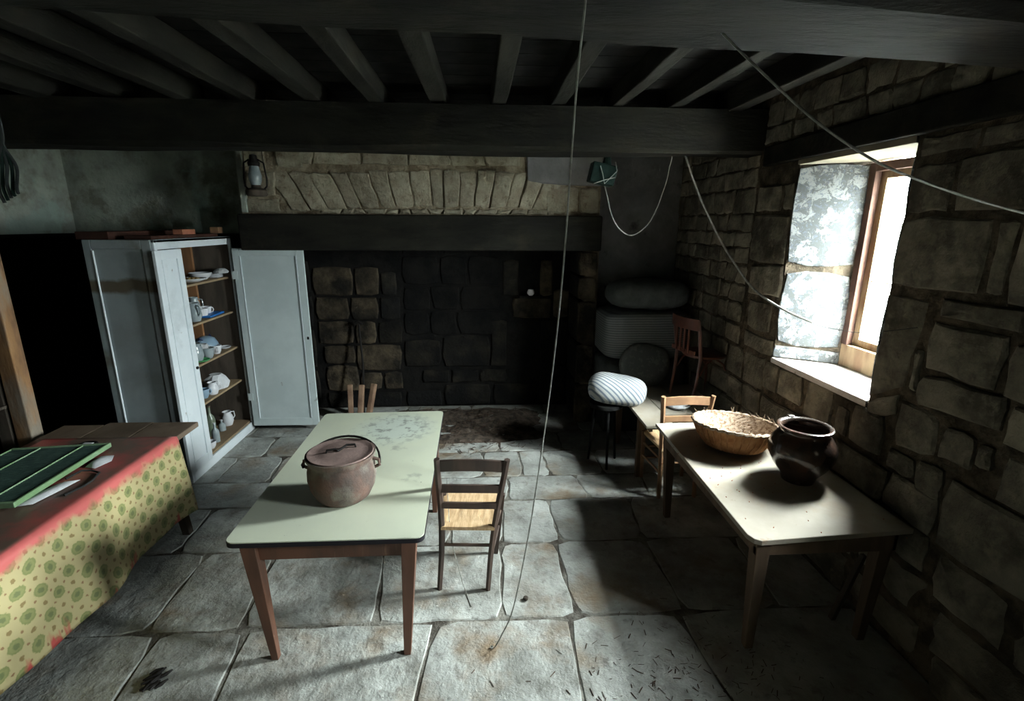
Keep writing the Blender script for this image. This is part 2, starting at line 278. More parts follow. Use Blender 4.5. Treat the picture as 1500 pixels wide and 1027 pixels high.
# ------------------------------------------------------------------ mesh helpers
class G:
    def __init__(s): s.v = []; s.f = []
    def add(s, vs, fs):
        o = len(s.v); s.v += [tuple(v) for v in vs]; s.f += [tuple(i+o for i in f) for f in fs]; return s
    def box(s, a, b, rot=None, c=None):
        x0, y0, z0 = a; x1, y1, z1 = b
        vs = [Vector((x, y, z)) for z in (z0, z1) for x, y in ((x0, y0), (x1, y0), (x1, y1), (x0, y1))]
        if rot is not None:
            c = Vector(c if c is not None else ((x0+x1)/2, (y0+y1)/2, (z0+z1)/2)); R = rot
            vs = [c + R @ (v-c) for v in vs]
        return s.add(vs, [(3, 2, 1, 0), (4, 5, 6, 7), (0, 1, 5, 4), (1, 2, 6, 5), (2, 3, 7, 6), (3, 0, 4, 7)])
    def taper(s, p0, p1, a0, a1):
        """square bar from p0 (half sizes a0) to p1 (half sizes a1), mostly vertical"""
        vs = [(p[0]+i*a[0], p[1]+j*a[1], p[2]) for p, a in ((p0, a0), (p1, a1)) for i, j in ((-1, -1), (1, -1), (1, 1), (-1, 1))]
        if p1[2] < p0[2]: vs = vs[4:]+vs[:4]
        return s.add(vs, [(3, 2, 1, 0), (4, 5, 6, 7), (0, 1, 5, 4), (1, 2, 6, 5), (2, 3, 7, 6), (3, 0, 4, 7)])
    def tube(s, pts, r, n=8, closed=False, flat=1.0):
        pts = [Vector(p) for p in pts]; k = len(pts); rs = r if isinstance(r, (list, tuple)) else [r]*k
        vs = []; prev = None
        for i, p in enumerate(pts):
            a = pts[(i-1) % k] if (closed or i > 0) else p; b = pts[(i+1) % k] if (closed or i < k-1) else p
            t = (b-a).normalized()
            if prev is None:
                q = Vector((0, 0, 1)) if abs(t.z) < .9 else Vector((1, 0, 0)); u = t.cross(q).normalized()
            else:
                u = (prev - t*prev.dot(t)).normalized()
            prev = u; v = t.cross(u)
            for j in range(n):
                an = 2*PI*j/n; vs.append(p + u*math.cos(an)*rs[i] + v*math.sin(an)*rs[i]*flat)
        fs = []
        for i in range(k if closed else k-1):
            for j in range(n):
                a = i*n+j; b = i*n+(j+1) % n; c = ((i+1) % k)*n+(j+1) % n; d = ((i+1) % k)*n+j
                fs.append((a, b, c, d))
        if not closed: fs += [tuple(range(n))[::-1], tuple((k-1)*n+j for j in range(n))]
        return s.add(vs, fs)
    def lathe(s, prof, n=32, c=(0, 0, 0), sx=1, sy=1, wob=None):
        """prof: list of (r, z); r=0 closes with a pole"""
        vs = []; rows = []
        for i, (r, z) in enumerate(prof):
            if r < 1e-6: rows.append([len(vs)]); vs.append((c[0], c[1], c[2]+z))
            else:
                rows.append(list(range(len(vs), len(vs)+n)))
                for j in range(n):
                    a = 2*PI*j/n; rr = r*(1 if wob is None else wob(i, j, r))
                    vs.append((c[0]+rr*math.cos(a)*sx, c[1]+rr*math.sin(a)*sy, c[2]+z))
        fs = []
        for a, b in zip(rows, rows[1:]):
            for j in range(n):
                j2 = (j+1) % n
                if len(a) == 1: fs.append((a[0], b[j2], b[j]))
                elif len(b) == 1: fs.append((a[j], a[j2], b[0]))
                else: fs.append((a[j], a[j2], b[j2], b[j]))
        return s.add(vs, fs)
    def prism(s, poly, z0, z1):
        k = len(poly); vs = [(x, y, z0) for x, y in poly]+[(x, y, z1) for x, y in poly]
        return s.add(vs, [tuple(range(k))[::-1], tuple(range(k, 2*k))]+[(i, (i+1) % k, (i+1) % k+k, i+k) for i in range(k)])
    def prism_ax(s, poly, a0, a1, ax):
        """poly in the two axes other than ax (in xyz order)"""
        k = len(poly); vs = []
        for t in (a0, a1):
            for p, q in poly:
                v = [p, q]; v.insert(ax, t); vs.append(tuple(v))
        return s.add(vs, [tuple(range(k))[::-1], tuple(range(k, 2*k))]+[(i, (i+1) % k, (i+1) % k+k, i+k) for i in range(k)])
    def mesh(s, name, m, smooth=False):
        me = bpy.data.meshes.new(name); me.from_pydata([tuple(v) for v in s.v], [], s.f)
        bm = bmesh.new(); bm.from_mesh(me); bmesh.ops.recalc_face_normals(bm, faces=bm.faces); bm.to_mesh(me); bm.free()
        if smooth: 
            me.polygons.foreach_set('use_smooth', [True]*len(me.polygons)); me.set_sharp_from_angle(angle=math.radians(smooth if smooth > 1 else 40))
        me.materials.append(M[m] if isinstance(m, str) else m); return me
    def obj(s, name, m, parent=None, smooth=False, bevel=0, loc=None, label=None, **props):
        o = bpy.data.objects.new(name, s.mesh(name, m, smooth)); C.objects.link(o)
        if parent is not None: o.parent = parent
        if loc is not None: o.location = loc
        if bevel:
            b = o.modifiers.new('bevel', 'BEVEL'); b.width = bevel; b.segments = 2; b.limit_method = 'ANGLE'; b.angle_limit = math.radians(40)
        if label: o['label'] = label
        for k, v in props.items(): o[k] = v
        return o
def thing(name, label, cat, loc=(0, 0, 0), rz=0, group=None):
    o = bpy.data.objects.new(name, None); C.objects.link(o); o.location = loc; o.rotation_euler = (0, 0, rz)
    o.empty_display_size = .1
    o['label'] = label; o['category'] = cat
    if group: o['group'] = group
    return o
def tag(o, label, cat, group=None):
    o['label'] = label; o['category'] = cat
    if group: o['group'] = group
    return o
def copy_tree(o, parent=None):
    c = o.copy(); C.objects.link(c); c.parent = parent
    for ch in o.children: copy_tree(ch, c)
    return c
rnd = random.Random(7)
def piece(parent, quad, O, U, V, Nn, m, name='stone', depth=.05, inset=.006, wob=.010, bev=.010, dome=.006, off=0, seed=None, npe=3, rround=.35):
    """an irregular stone: quad = 4 (u,v) corners; origin O, axes U,V, outward normal Nn"""
    r = rnd; pts = []
    wob = min(wob, .07*min(math.hypot(quad[i][0]-quad[i-1][0], quad[i][1]-quad[i-1][1]) for i in range(4)))
    cx = sum(p[0] for p in quad)/4; cy_ = sum(p[1] for p in quad)/4
    for i in range(4):
        a = quad[i]; b = quad[(i+1) % 4]
        L = math.hypot(b[0]-a[0], b[1]-a[1])
        for k in range(npe):
            t = k/npe; x = a[0]+(b[0]-a[0])*t; y = a[1]+(b[1]-a[1])*t
            if k == 0:
                q = quad[i-1]; la = math.hypot(q[0]-a[0], q[1]-a[1]); cut = min(.03, rround*.2*min(la, L))
                dx, dy = cx-x, cy_-y; d = math.hypot(dx, dy) or 1; x += dx/d*cut; y += dy/d*cut
            pts.append([x+r.uniform(-wob, wob), y+r.uniform(-wob, wob)])
    def ring(ins, h, jit=0):
        out = []
        for x, y in pts:
            dx, dy = cx-x, cy_-y; d = math.hypot(dx, dy) or 1; s = min(ins*1.3, d*.6)
            out.append((x+dx/d*s, y+dy/d*s, h+r.uniform(-jit, jit)))
        return out
    n = len(pts); L3 = ring(inset, -depth)+ring(inset, off-bev)+ring(inset+bev, off, dome*.6)+[(cx, cy_, off+dome)]
    o3 = O+U*cx+V*cy_
    vs = [(U*(x-cx)+V*(y-cy_)+Nn*z) for x, y, z in L3]
    fs = []
    for k in range(2):
        for i in range(n):
            j = (i+1) % n; fs.append((k*n+i, k*n+j, (k+1)*n+j, (k+1)*n+i))
    for i in range(n): fs.append((2*n+i, 2*n+(i+1) % n, 3*n))
    g = G(); g.add(vs, fs)
    return g.obj(name, m, parent, smooth=25, loc=o3)
def courses(rows, seed, y0, y1, wmin, wmax):
    """rows: list of z levels; returns wobbling quads (u,v)"""
    r = random.Random(seed); out = []
    for a, b in zip(rows, rows[1:]):
        u = y0; js = [y0]
        while u < y1-wmin*.6:
            u += r.uniform(wmin, wmax); js.append(min(u, y1))
        if js[-1] < y1: js[-1] = y1
        sl = [0]+[r.uniform(-.02, .02) for _ in js[1:-1]]+[0]
        for i in range(len(js)-1):
            if js[i+1]-js[i] < .03: continue
            out.append([(js[i]-sl[i], a), (js[i+1]-sl[i+1], a), (js[i+1]+sl[i+1], b), (js[i]+sl[i], b)])
    return out
X_, Y_, Z_ = Vector((1, 0, 0)), Vector((0, 1, 0)), Vector((0, 0, 1))
def struct(o): o['kind'] = 'structure'; return o
XL, XR, YB, YF, H = -4.25, 2.2, 5.65, -1.3, 3.2

# ------------------------------------------------------------------ floor
fl = struct(G().box((XL-.2, YF-.2, -.25), (XR+.2, 6.2, -.006)).obj('floor', 'grout'))
frows = [(-1.3, -.6), (-.6, .1), (.1, .8), (.8, 1.42), (1.42, 2.40), (2.40, 3.10), (3.10, 3.67), (3.67, 4.07), (4.07, 4.58), (4.58, 5.05), (5.05, 5.6), (5.6, 5.9)]
fj = {4: [(-4.2, -4.2), (-3.4, -3.4), (-2.62, -2.6), (-1.70, -1.80), (-1.24, -1.33), (-.40, -.28), (.44, .49), (1.22, 1.12), (2.2, 2.2)],
      5: [(-4.2, -4.2), (-3.35, -3.4), (-2.6, -2.65), (-1.88, -1.89), (-1.37, -1.43), (-.62, -.70), (.10, .12), (.53, .50), (1.18, 1.15), (1.75, 1.8), (2.2, 2.2)],
      6: [(-4.2, -4.2), (-3.5, -3.5), (-2.8, -2.85), (-2.12, -2.13), (-1.5, -1.55), (-.84, -.86), (-.25, -.22), (.13, .15), (.54, .52), (1.15, 1.2), (2.2, 2.2)],
      7: [(-4.2, -4.2), (-3.3, -3.3), (-2.5, -2.55), (-1.72, -1.7), (-1.0, -1.02), (-.4, -.42), (.2, .22), (.88, .82), (1.4, 1.42), (2.2, 2.2)],
      8: [(-4.2, -4.2), (-3.0, -3.0), (-2.35, -2.35), (-1.9, -1.93), (-1.2, -1.2), (-.55, -.55), (.0, .0), (.36, .35), (.60, .57), (1.1, 1.1), (2.2, 2.2)]}
for i, (a, b) in enumerate(frows):
    if i in fj: js = fj[i]
    else:
        x = XL; js = [(x, x)]
        while x < XR-.7:
            x += rnd.uniform(.5, .9); js.append((x, x+rnd.uniform(-.04, .04)))
        js.append((XR, XR))
    for p, q in zip(js, js[1:]):
        w_ = .02 if i > 3 else 0
        piece(fl, [(p[0], a), (q[0], a), (q[1], b), (p[1], b)], Vector((0, 0, 0)), X_, Y_, Z_, 'flag', name='flagstone', depth=.04, inset=.003,
              wob=.009, bev=.008, dome=.0, off=0, npe=6, rround=.3)

# ------------------------------------------------------------------ right wall with window opening
WY0, WY1, WZ0, WZ1 = 2.57, 3.54, 1.22, 2.62
g = G(); xi = XR+.008; xo = XR+.55
g.prism([(xi, WY1), (2.57, 3.31), (xo, 3.31), (xo, 6.3), (xi, 6.3)], -.2, H+.1)
g.prism([(xi, WY0), (2.57, 2.76), (xo, 2.76), (xo, 1.44), (xi, 1.44)][::-1], -.2, H+.1)
g.box((xi, YF-.3, -.2), (xo, .86, H+.1)); g.box((xi, .86, -.2), (xo, 1.44, 1.28)); g.box((xi, .86, 1.94), (xo, 1.44, H+.1))
g.prism([(xi, WY0), (2.57, 2.76), (xo, 2.76), (xo, 3.31), (2.57, 3.31), (xi, WY1)], -.2, WZ0)
g.prism([(xi, WY0), (2.57, 2.76), (xo, 2.76), (xo, 3.31), (2.57, 3.31), (xi, WY1)], 2.665, H+.1)
wr = struct(g.obj('wall_right', 'mortar'))
def wstone(q, m='stone', **k):
    ya, yb = min(p[0] for p in q), max(p[0] for p in q); za, zb = min(p[1] for p in q), max(p[1] for p in q)
    if zb > 1.30 and za < 1.93 and yb > .86 and ya < 1.44:      # keep clear of the second window
        if yb > 1.56: q = [(max(p[0], 1.45), p[1]) for p in q]
        elif ya < .74: q = [(min(p[0], .85), p[1]) for p in q]
        else: return
    kk = dict(off=rnd.uniform(-.004, .022), wob=.010, inset=.004, bev=.012, dome=.008, depth=.04, rround=.25); kk.update(k)
    piece(wr, q, Vector((XR, 0, 0)), Y_, Z_, -X_, m, **kk)
def R4(y0, y1, z0, z1, s=0): return [(y0, z0+s), (y1, z0), (y1, z1), (y0, z1+s)]
# traced stones beside and under the window (y, z in metres)
for q in [R4(2.32, 2.57, 2.26, 2.51), R4(1.75, 2.31, 2.26, 2.52), R4(1.1, 1.74, 2.25, 2.53),
          R4(2.08, 2.58, 1.885, 2.25), R4(1.98, 2.06, 1.9, 2.24), R4(1.45, 1.97, 1.885, 2.24), R4(.9, 1.44, 1.9, 2.24),
          [(2.35, 1.36), (2.58, 1.25), (2.57, 1.865), (2.30, 1.86)], R4(1.84, 2.24, 1.78, 1.87), R4(1.4, 1.83, 1.76, 1.87),
          R4(2.285, 2.32, 1.38, 1.60), R4(1.90, 2.27, 1.51, 1.755), R4(1.45, 1.88, 1.50, 1.74), R4(1.0, 1.43, 1.5, 1.75),
          R4(1.84, 2.27, 1.33, 1.49, .02), R4(1.4, 1.83, 1.30, 1.48), [(2.37, 1.22), (2.56, 1.13), (2.57, 1.235), (2.37, 1.34)],
          [(2.10, 1.10), (2.36, 1.06), (2.36, 1.33), (2.12, 1.30)], R4(1.93, 2.08, 1.12, 1.29), R4(1.84, 1.91, 1.16, 1.28), R4(1.4, 1.82, 1.05, 1.27),
          R4(2.19, 2.36, .93, 1.045), R4(2.03, 2.18, .90, 1.07), R4(2.68, 2.80, .95, 1.13), R4(1.55, 2.01, .70, 1.06)]:
    wstone(q)
wstone(R4(2.42, 2.66, .95, 1.19), off=.02)
for q in [R4(2.82, 3.12, .93, 1.20), R4(3.14, 3.42, .98, 1.20), R4(3.43, 3.60, .97, 1.2)]: wstone(q)
# lower courses along the whole wall, lumpy big stones near the camera
for q in courses([.50, .71, .92], 5, 2.03, 3.6, .22, .42): wstone(q)
for q in [R4(2.32, 2.8, .72, .915), R4(2.06, 2.3, .7, .89)]: pass
for q in courses([0, .24, .49], 6, 1.95, 5.6, .3, .6): wstone(q, off=rnd.uniform(-.01, .03), dome=.025, bev=.03)
for q in [R4(1.62, 1.98, .42, .68), R4(1.25, 1.93, .18, .40), R4(.8, 1.6, .42, .68), R4(.7, 1.9, 0, .17)]: wstone(q, off=.02, dome=.03, bev=.035, wob=.02)
for q in courses([0, .35, .7, 1.05], 8, -1.2, .68, .4, .7): wstone(q)
for q in [R4(.7, 1.23, .18, .4), R4(.7, 1.5, .7, 1.04), R4(.7, 1.38, 1.05, 1.48)]: wstone(q)
for q in courses([1.05, 1.48, 1.88, 2.25, 2.53], 9, -1.2, .68, .4, .7): wstone(q)
for q in [R4(.7, .98, 1.5, 1.88), R4(.7, .88, 1.9, 2.24), R4(.7, 1.08, 2.25, 2.53)]: wstone(q)
# far side of the window
for q in [R4(3.55, 4.04, 1.915, 2.29), R4(3.56, 3.66, 2.31, 2.5), R4(3.68, 4.0, 2.31, 2.5), R4(3.55, 4.0, 1.66, 1.9, .02), R4(3.62, 3.98, 1.38, 1.63), R4(3.55, 3.98, 1.22, 1.36)]: wstone(q)
for q in courses([.92, 1.2], 10, 3.62, 5.6, .22, .4): wstone(q)
for q in courses([.50, .71, .92], 11, 3.62, 5.6, .22, .4): wstone(q)
for q in courses([1.2, 1.38, 1.56, 1.72, 1.88, 2.02, 2.15, 2.3, 2.5, 2.65, 2.8, 2.95, 3.12], 12, 4.06, 5.64, .16, .36): wstone(q, off=rnd.uniform(-.003, .014))
# rubble above the window beam
for q in courses([2.80, 2.93, 3.10], 13, 1.2, 4.02, .14, .34): wstone(q, off=rnd.uniform(-.004, .014))
for q in courses([2.54, 2.63], 14, .2, 2.55, .3, .5): wstone(q, off=.0)
lb = G().prism_ax([(0.3, 2.655), (3.95, 2.64), (3.95, 2.78), (0.3, 2.83)], XR-.035, XR+.03, 0).obj('lintel_beam', 'dark_wood', wr, bevel=.01)
# embrasure: soffit board, sill, painted jamb stones
G().prism([(XR-.005, WY0), (2.57, 2.77), (2.57, 3.31), (XR-.005, WY1)], 2.61, 2.665).obj('soffit_board', 'soffit', wr, bevel=.004)
G().prism([(XR-.01, WY0+.0), (2.57, 2.77), (2.57, 3.31), (XR-.01, WY1)], 1.19, WZ0+.012).obj('sill_slab', 'sill', wr, bevel=.006)
def jamb(z0, z1):
    d = Vector((.37, -.23, 0)); n = Vector((-.23, -.37, 0)).normalized(); L = d.length; d.normalize()
    piece(wr, [(0.0, z0), (L-.01, z0), (L-.01, z1), (0.0, z1)], Vector((XR-.0, WY1+.0, 0)), d, Z_, n, 'peel', name='jamb_stone', depth=.03, inset=.002, wob=.004, bev=.006, dome=.004, off=.008)
jamb(1.235, 1.325); jamb(1.335, 1.885); jamb(1.92, 2.61)
d2 = Vector((.37, .20, 0)).normalized()
for z0, z1 in ((1.235, 1.87), (1.89, 2.24), (2.26, 2.61)):
    piece(wr, [(0.0, z0), (.41, z0), (.41, z1), (0.0, z1)], Vector((XR, WY0, 0)), d2, Z_, Vector((-.20, .37, 0)).normalized(), 'peel', name='jamb_stone', depth=.03, inset=.002, wob=.004, bev=.006, dome=.004, off=.006)
# window
wn = struct(G().box((2.56, 2.74, 1.225), (2.66, 3.33, 1.39)).obj('window_1', 'winwood', bevel=.004))
G().box((2.555, 3.265, 1.39), (2.60, 3.325, 2.6)).box((2.555, 2.745, 1.39), (2.60, 2.80, 2.6)).box((2.555, 2.8, 2.545), (2.6, 3.265, 2.6)).obj('outer_frame', 'winwood_dark', wn, bevel=.003)
g = G().box((2.60, 3.215, 1.39), (2.64, 3.29, 2.57)).box((2.60, 2.78, 1.39), (2.64, 2.84, 2.57)).box((2.60, 2.84, 2.50), (2.64, 3.215, 2.57)).box((2.60, 2.84, 1.39), (2.64, 3.215, 1.44)).box((2.612, 2.84, 1.838), (2.628, 3.215, 1.846))
g.obj('casement', 'winwood', wn, bevel=.003)
G().box((2.618, 2.83, 1.44), (2.622, 3.22, 1.84)).obj('pane', 'glass', wn)
G().box((2.618, 2.83, 1.844), (2.622, 3.22, 2.51)).obj('pane', 'glass', wn)

# ------------------------------------------------------------------ other walls
g = G()
# hearth back, side and back walls
wb = G().box((XL-.2, YB+.02, -.2), (-2.36, 6.2, H+.1)).box((1.22, YB+.02, -.2), (XR+.05, 6.2, H+.1))
wb.box((-2.36, 5.92, -.2), (1.22, 6.2, H+.1))
wb = struct(wb.obj('wall_back', 'soot'))
G().box((XL-.1, YB-.0, 2.07), (-2.36, YB+.02, H)).obj('plaster_coat', 'plaster', wb)
G().box((1.222, YB-.0, 0), (XR+.01, YB+.02, H)).obj('plaster_coat', 'grey_plaster', wb)
# wood lining under the plaster
x = XL
while x < -2.4:
    x1 = min(x+rnd.uniform(.16, .24), -2.37)
    G().box((x+.004, YB-.03, 0), (x1-.004, YB+.02, 2.05+rnd.uniform(-.004, .004))).obj('plank', 'panel_dark', wb, bevel=.004); x = x1
G().box((XL, YB-.05, 2.05), (-2.37, YB+.02, 2.09)).obj('rail', 'panel_dark', wb, bevel=.004)
# chimney breast
g = G(); g.box((-2.36, 5.257, 2.29), (1.22, 5.9, H+.05))
cb = g.obj('chimney_breast', 'pale_mortar', wb)
def cstone(q, m='pale_stone', **k):
    kk = dict(off=rnd.uniform(.0, .02), wob=.012, inset=.002, bev=.010, dome=.006, depth=.02, name='stone', rround=.25); kk.update(k)
    piece(cb, q, Vector((0, 5.25, 0)), X_, Z_, -Y_, m, **kk)
# relieving arch: leaning voussoirs
vx = [-1.93, -1.73, -1.56, -1.36, -1.22, -1.03, -.87, -.68, -.49, -.37, -.22, -.06, .10, .27, .40, .55, .74]
for i in range(len(vx)-1):
    a, b = vx[i], vx[i+1]; mid = -.35
    la = (a-mid)*.11; lb_ = (b-mid)*.11
    rise = .10*(1-((a+b)/2-mid)**2/1.7)
    t = 2.68+.045*(1-abs((a+b)/2-mid)/1.6)+rnd.uniform(-.015, .015)
    cstone([(a-la*.35, 2.325+rise*.35), (b-lb_*.35, 2.325+rise*.35), (b+lb_, t), (a+la, t)], wob=.009)
for q in courses([2.76, 2.87, 2.96], 21, -1.95, .40, .28, .55): cstone(q)
for q in courses([2.295, 2.345], 22, -1.6, .75, .1, .22): cstone(q, wob=.008, inset=.004)
for q in [R4(-2.30, -1.98, 2.30, 2.43), R4(-1.98, -1.72, 2.72, 2.95), R4(-2.3, -2.0, 2.46, 2.70), R4(-2.3, -2.08, 2.72, 2.95), R4(.66, .88, 2.31, 2.55), R4(.82, .99, 2.32, 2.57), R4(1.0, 1.20, 2.31, 2.56)]: cstone(q, m='pale_stone')
for q in courses([2.97, 3.08], 23, -2.3, .40, .28, .55): cstone(q)
G().prism_ax([(.47, 2.62), (.45, 2.95), (.44, 3.1), (1.215, 3.1), (1.215, 2.58), (.9, 2.585), (.6, 2.60)], 5.225, 5.28, 1).obj('plaster_coat', 'grey_plaster', cb, bevel=.012)
G().prism_ax([(-2.345, 2.30), (-2.345, 3.1), (-2.29, 3.1), (-2.29, 2.30)], 5.22, 5.28, 1).obj('plaster_edge', 'plaster', cb, bevel=.008)
# mantel beam
mb = G().box((-2.36, 5.14, 1.94), (1.225, 5.46, 2.285)).obj('mantel_beam', 'dark_wood', wb, bevel=.012)
# hood interior + jambs
G().box((-2.36, 5.46, 1.96), (1.22, 5.6, 2.3)).obj('hood', 'soot', wb)
jr = G().box((1.10, 5.30, 0), (1.24, 5.92, 1.94)).obj('jamb', 'mortar', wb)
for a, b in ((.0, .46), (.47, .92), (.93, 1.40), (1.41, 1.66), (1.67, 1.93)):
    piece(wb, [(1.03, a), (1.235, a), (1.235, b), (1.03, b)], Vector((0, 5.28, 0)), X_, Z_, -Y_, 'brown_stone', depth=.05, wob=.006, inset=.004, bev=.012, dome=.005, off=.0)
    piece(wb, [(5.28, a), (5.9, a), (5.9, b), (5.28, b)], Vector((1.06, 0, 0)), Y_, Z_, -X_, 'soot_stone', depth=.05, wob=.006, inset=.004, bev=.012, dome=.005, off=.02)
# hearth back stones (x, z on y=5.9)
def hstone(x0, x1, z0, z1, m='brown_stone', off=0.0): piece(wb, R4(x0, x1, z0, z1), Vector((0, 5.9, 0)), X_, Z_, -Y_, m, depth=.04, wob=.008, inset=.005, bev=.012, dome=.006, off=off)
for a in [(-1.96, -1.49, 1.38, 1.72), (-1.49, -1.19, 1.38, 1.72), (-1.95, -1.56, 1.09, 1.37), (-1.55, -1.22, 1.09, 1.37), (-1.95, -1.52, .80, 1.08), (-1.51, -1.26, .80, 1.08),
          (-1.9, -1.53, .55, .79), (-1.52, -.97, .46, .79), (-1.9, -1.5, .2, .54), (-1.49, -1.22, .22, .45), (-1.21, -.97, .22, .45),
          (.36, .84, 1.10, 1.36), (.69, .84, 1.37, 1.80), (.85, 1.05, 1.10, 1.45)]: hstone(*a)
for a in [(-2.35, -1.97, 0, .5), (-2.35, -1.97, .5, 1.0), (-2.35, -1.97, 1.0, 1.4), (-2.35, -1.97, 1.4, 1.8), (-1.18, -.99, 1.38, 1.66), (-1.21, -.96, 1.09, 1.37), (-1.25, -.95, .80, 1.08), (-.75, -.40, .3, .47),
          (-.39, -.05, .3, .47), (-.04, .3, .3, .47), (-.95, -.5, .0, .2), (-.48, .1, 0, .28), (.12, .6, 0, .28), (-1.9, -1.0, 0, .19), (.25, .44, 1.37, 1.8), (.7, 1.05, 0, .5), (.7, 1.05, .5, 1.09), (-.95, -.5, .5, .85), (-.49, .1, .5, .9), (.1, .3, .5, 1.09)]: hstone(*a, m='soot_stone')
for r_ in courses([.9, 1.2, 1.5, 1.85, 2.2, 2.6, 3.0], 31, -.93, .22, .3, .5): piece(wb, r_, Vector((0, 5.9, 0)), X_, Z_, -Y_, 'soot', depth=.03, inset=.006, off=-.005)
# niche shelf holding a white ball
G().box((.44, 5.80, 1.36), (.70, 5.9, 1.385)).obj('niche_ledge', 'soot_stone', wb, bevel=.005)
wl = struct(G().box((XL-.25, YF-.2, -.2), (XL, 6.2, H+.1)).obj('wall_left', 'plaster'))
y = YF
while y < YB-.05:
    y1 = min(y+rnd.uniform(.17, .26), YB-.04)
    G().box((XL-.02, y+.004, 0), (XL+.03, y1-.004, 2.05)).obj('plank', 'panel_dark', wl, bevel=.004); y = y1
G().box((XL-.01, YF, 2.05), (XL+.05, YB-.05, 2.09)).obj('rail', 'panel_dark', wl, bevel=.004)
# wall behind the camera with its own window opening
wf = struct(G().box((XL-.2, YF-.3, -.2), (XR+.1, YF, H+.1)).obj('wall_front', 'plaster'))
# second window, in the right wall level with the camera
w2 = struct(G().box((2.56, .86, 1.28), (2.60, .92, 1.94)).box((2.56, 1.38, 1.28), (2.60, 1.44, 1.94)).box((2.56, .92, 1.28), (2.60, 1.38, 1.34)).box((2.56, .92, 1.88), (2.60, 1.38, 1.94)).obj('window_2', 'winwood'))
G().box((2.578, .91, 1.33), (2.582, 1.39, 1.89)).obj('pane', 'glass', w2)

# ------------------------------------------------------------------ ceiling
ce = struct(G().box((XL-.2, YF-.2, H+.03), (XR+.5, 6.2, H+.2)).obj('ceiling', 'ceil_wood'))
y = YF
while y < YB:
    y1 = y+rnd.uniform(.2, .27)
    G().box((XL, y+.003, H), (XR+.02, min(y1, YB+.2)-.003, H+.03+rnd.uniform(0, .005))).obj('plank', 'ceil_wood', ce, bevel=.003); y = y1
for jx in (-3.98, -3.52, -3.05, -2.59, -2.12, -1.67, -1.21, -.76, -.31, .14, .585, 1.03, 1.48, 1.93):
    w_ = rnd.uniform(.045, .06); dz = rnd.uniform(-.01, .02); dx = rnd.uniform(-.03, .03)
    vs = []
    for k in range(7):
        yy = 1.6+(4.2-1.6)*k/6; xx = jx+dx*(1-k/6)+rnd.uniform(-.008, .008)
        vs += [(xx-w_, yy, 3.05+dz), (xx+w_, yy, 3.05+dz+.004), (xx+w_, yy, H), (xx-w_, yy, H)]
    fs = [(0, 1, 2, 3), (27, 26, 25, 24)]
    for k in range(6):
        for j in range(4): fs.append((k*4+j, k*4+(j+1) % 4, k*4+4+(j+1) % 4, k*4+4+j))
    G().add(vs, fs).obj('joist', 'joist_wood', ce, bevel=.008)
    G().box((jx-w_, YF, 3.06), (jx+w_, 1.5, H)).obj('joist', 'joist_wood', ce, bevel=.008)
    G().box((jx-w_, 4.25, 3.06), (jx+w_, 5.3, H)).obj('joist', 'joist_wood', ce, bevel=.008)
def beam(y0f, z0, z1, d, nseg=12, amp=.012):
    vs = []
    for k in range(nseg+1):
        xx = XL+(XR-XL)*k/nseg; yy = y0f(xx); j = lambda: rnd.uniform(-amp, amp)
        vs += [(xx, yy+j(), z0+.03+j()), (xx, yy+.035, z0+j()), (xx, yy+d-.03, z0+j()), (xx, yy+d+j(), z0+.03), (xx, yy+d+j(), z1), (xx, yy+j(), z1)]
    fs = [tuple(range(6)), tuple(nseg*6+i for i in range(6))[::-1]]
    for k in range(nseg):
        for j in range(6): fs.append((k*6+j, k*6+(j+1) % 6, k*6+6+(j+1) % 6, k*6+6+j))
    return G().add(vs, fs)
beam(lambda x: 4.0, 2.735, 3.055, .28).obj('beam', 'dark_wood', ce)
beam(lambda x: 1.37+.10*x, 2.78, 3.06, .44).obj('beam', 'dark_wood', ce)

# ------------------------------------------------------------------ garden outside the window
gd = G(); gd.box((2.9, -8, -1.2), (30, 16, -.6)); struct(gd.obj('garden_ground', 'grass'))
def bush(loc, rx, ry, rz, seed, lab):
    r = random.Random(seed); g = G()
    for k in range(900):
        a = r.uniform(0, 2*PI); b = math.acos(r.uniform(-.4, 1)); rr = r.uniform(.75, 1)
        c = Vector((rx*rr*math.sin(b)*math.cos(a), ry*rr*math.sin(b)*math.sin(a), rz*rr*math.cos(b)+rz*.4))
        u = Vector((r.uniform(-1, 1), r.uniform(-1, 1), r.uniform(-1, 1))).normalized(); v = u.orthogonal().normalized(); s = r.uniform(.08, .17)
        g.add([c-u*s, c+v*s*.5, c+u*s, c-v*s*.5], [(0, 1, 2, 3)])
    t = thing('shrub', lab, 'shrub', loc)
    g.obj('foliage', 'leaf', t, kind='stuff')
    G().tube([(0, 0, -.1), (0.05, 0, rz*.6)], [.05, .03], 6).obj('stem', 'twig', t)
bush((7.6, 8.9, -.6), 1.2, 1.6, 1.35, 1, 'green shrub outside the window, lower middle of the pane')
bush((11.0, 13.6, -.6), 1.6, 2.2, 2.6, 2, 'taller green shrub outside, farther behind the pane')

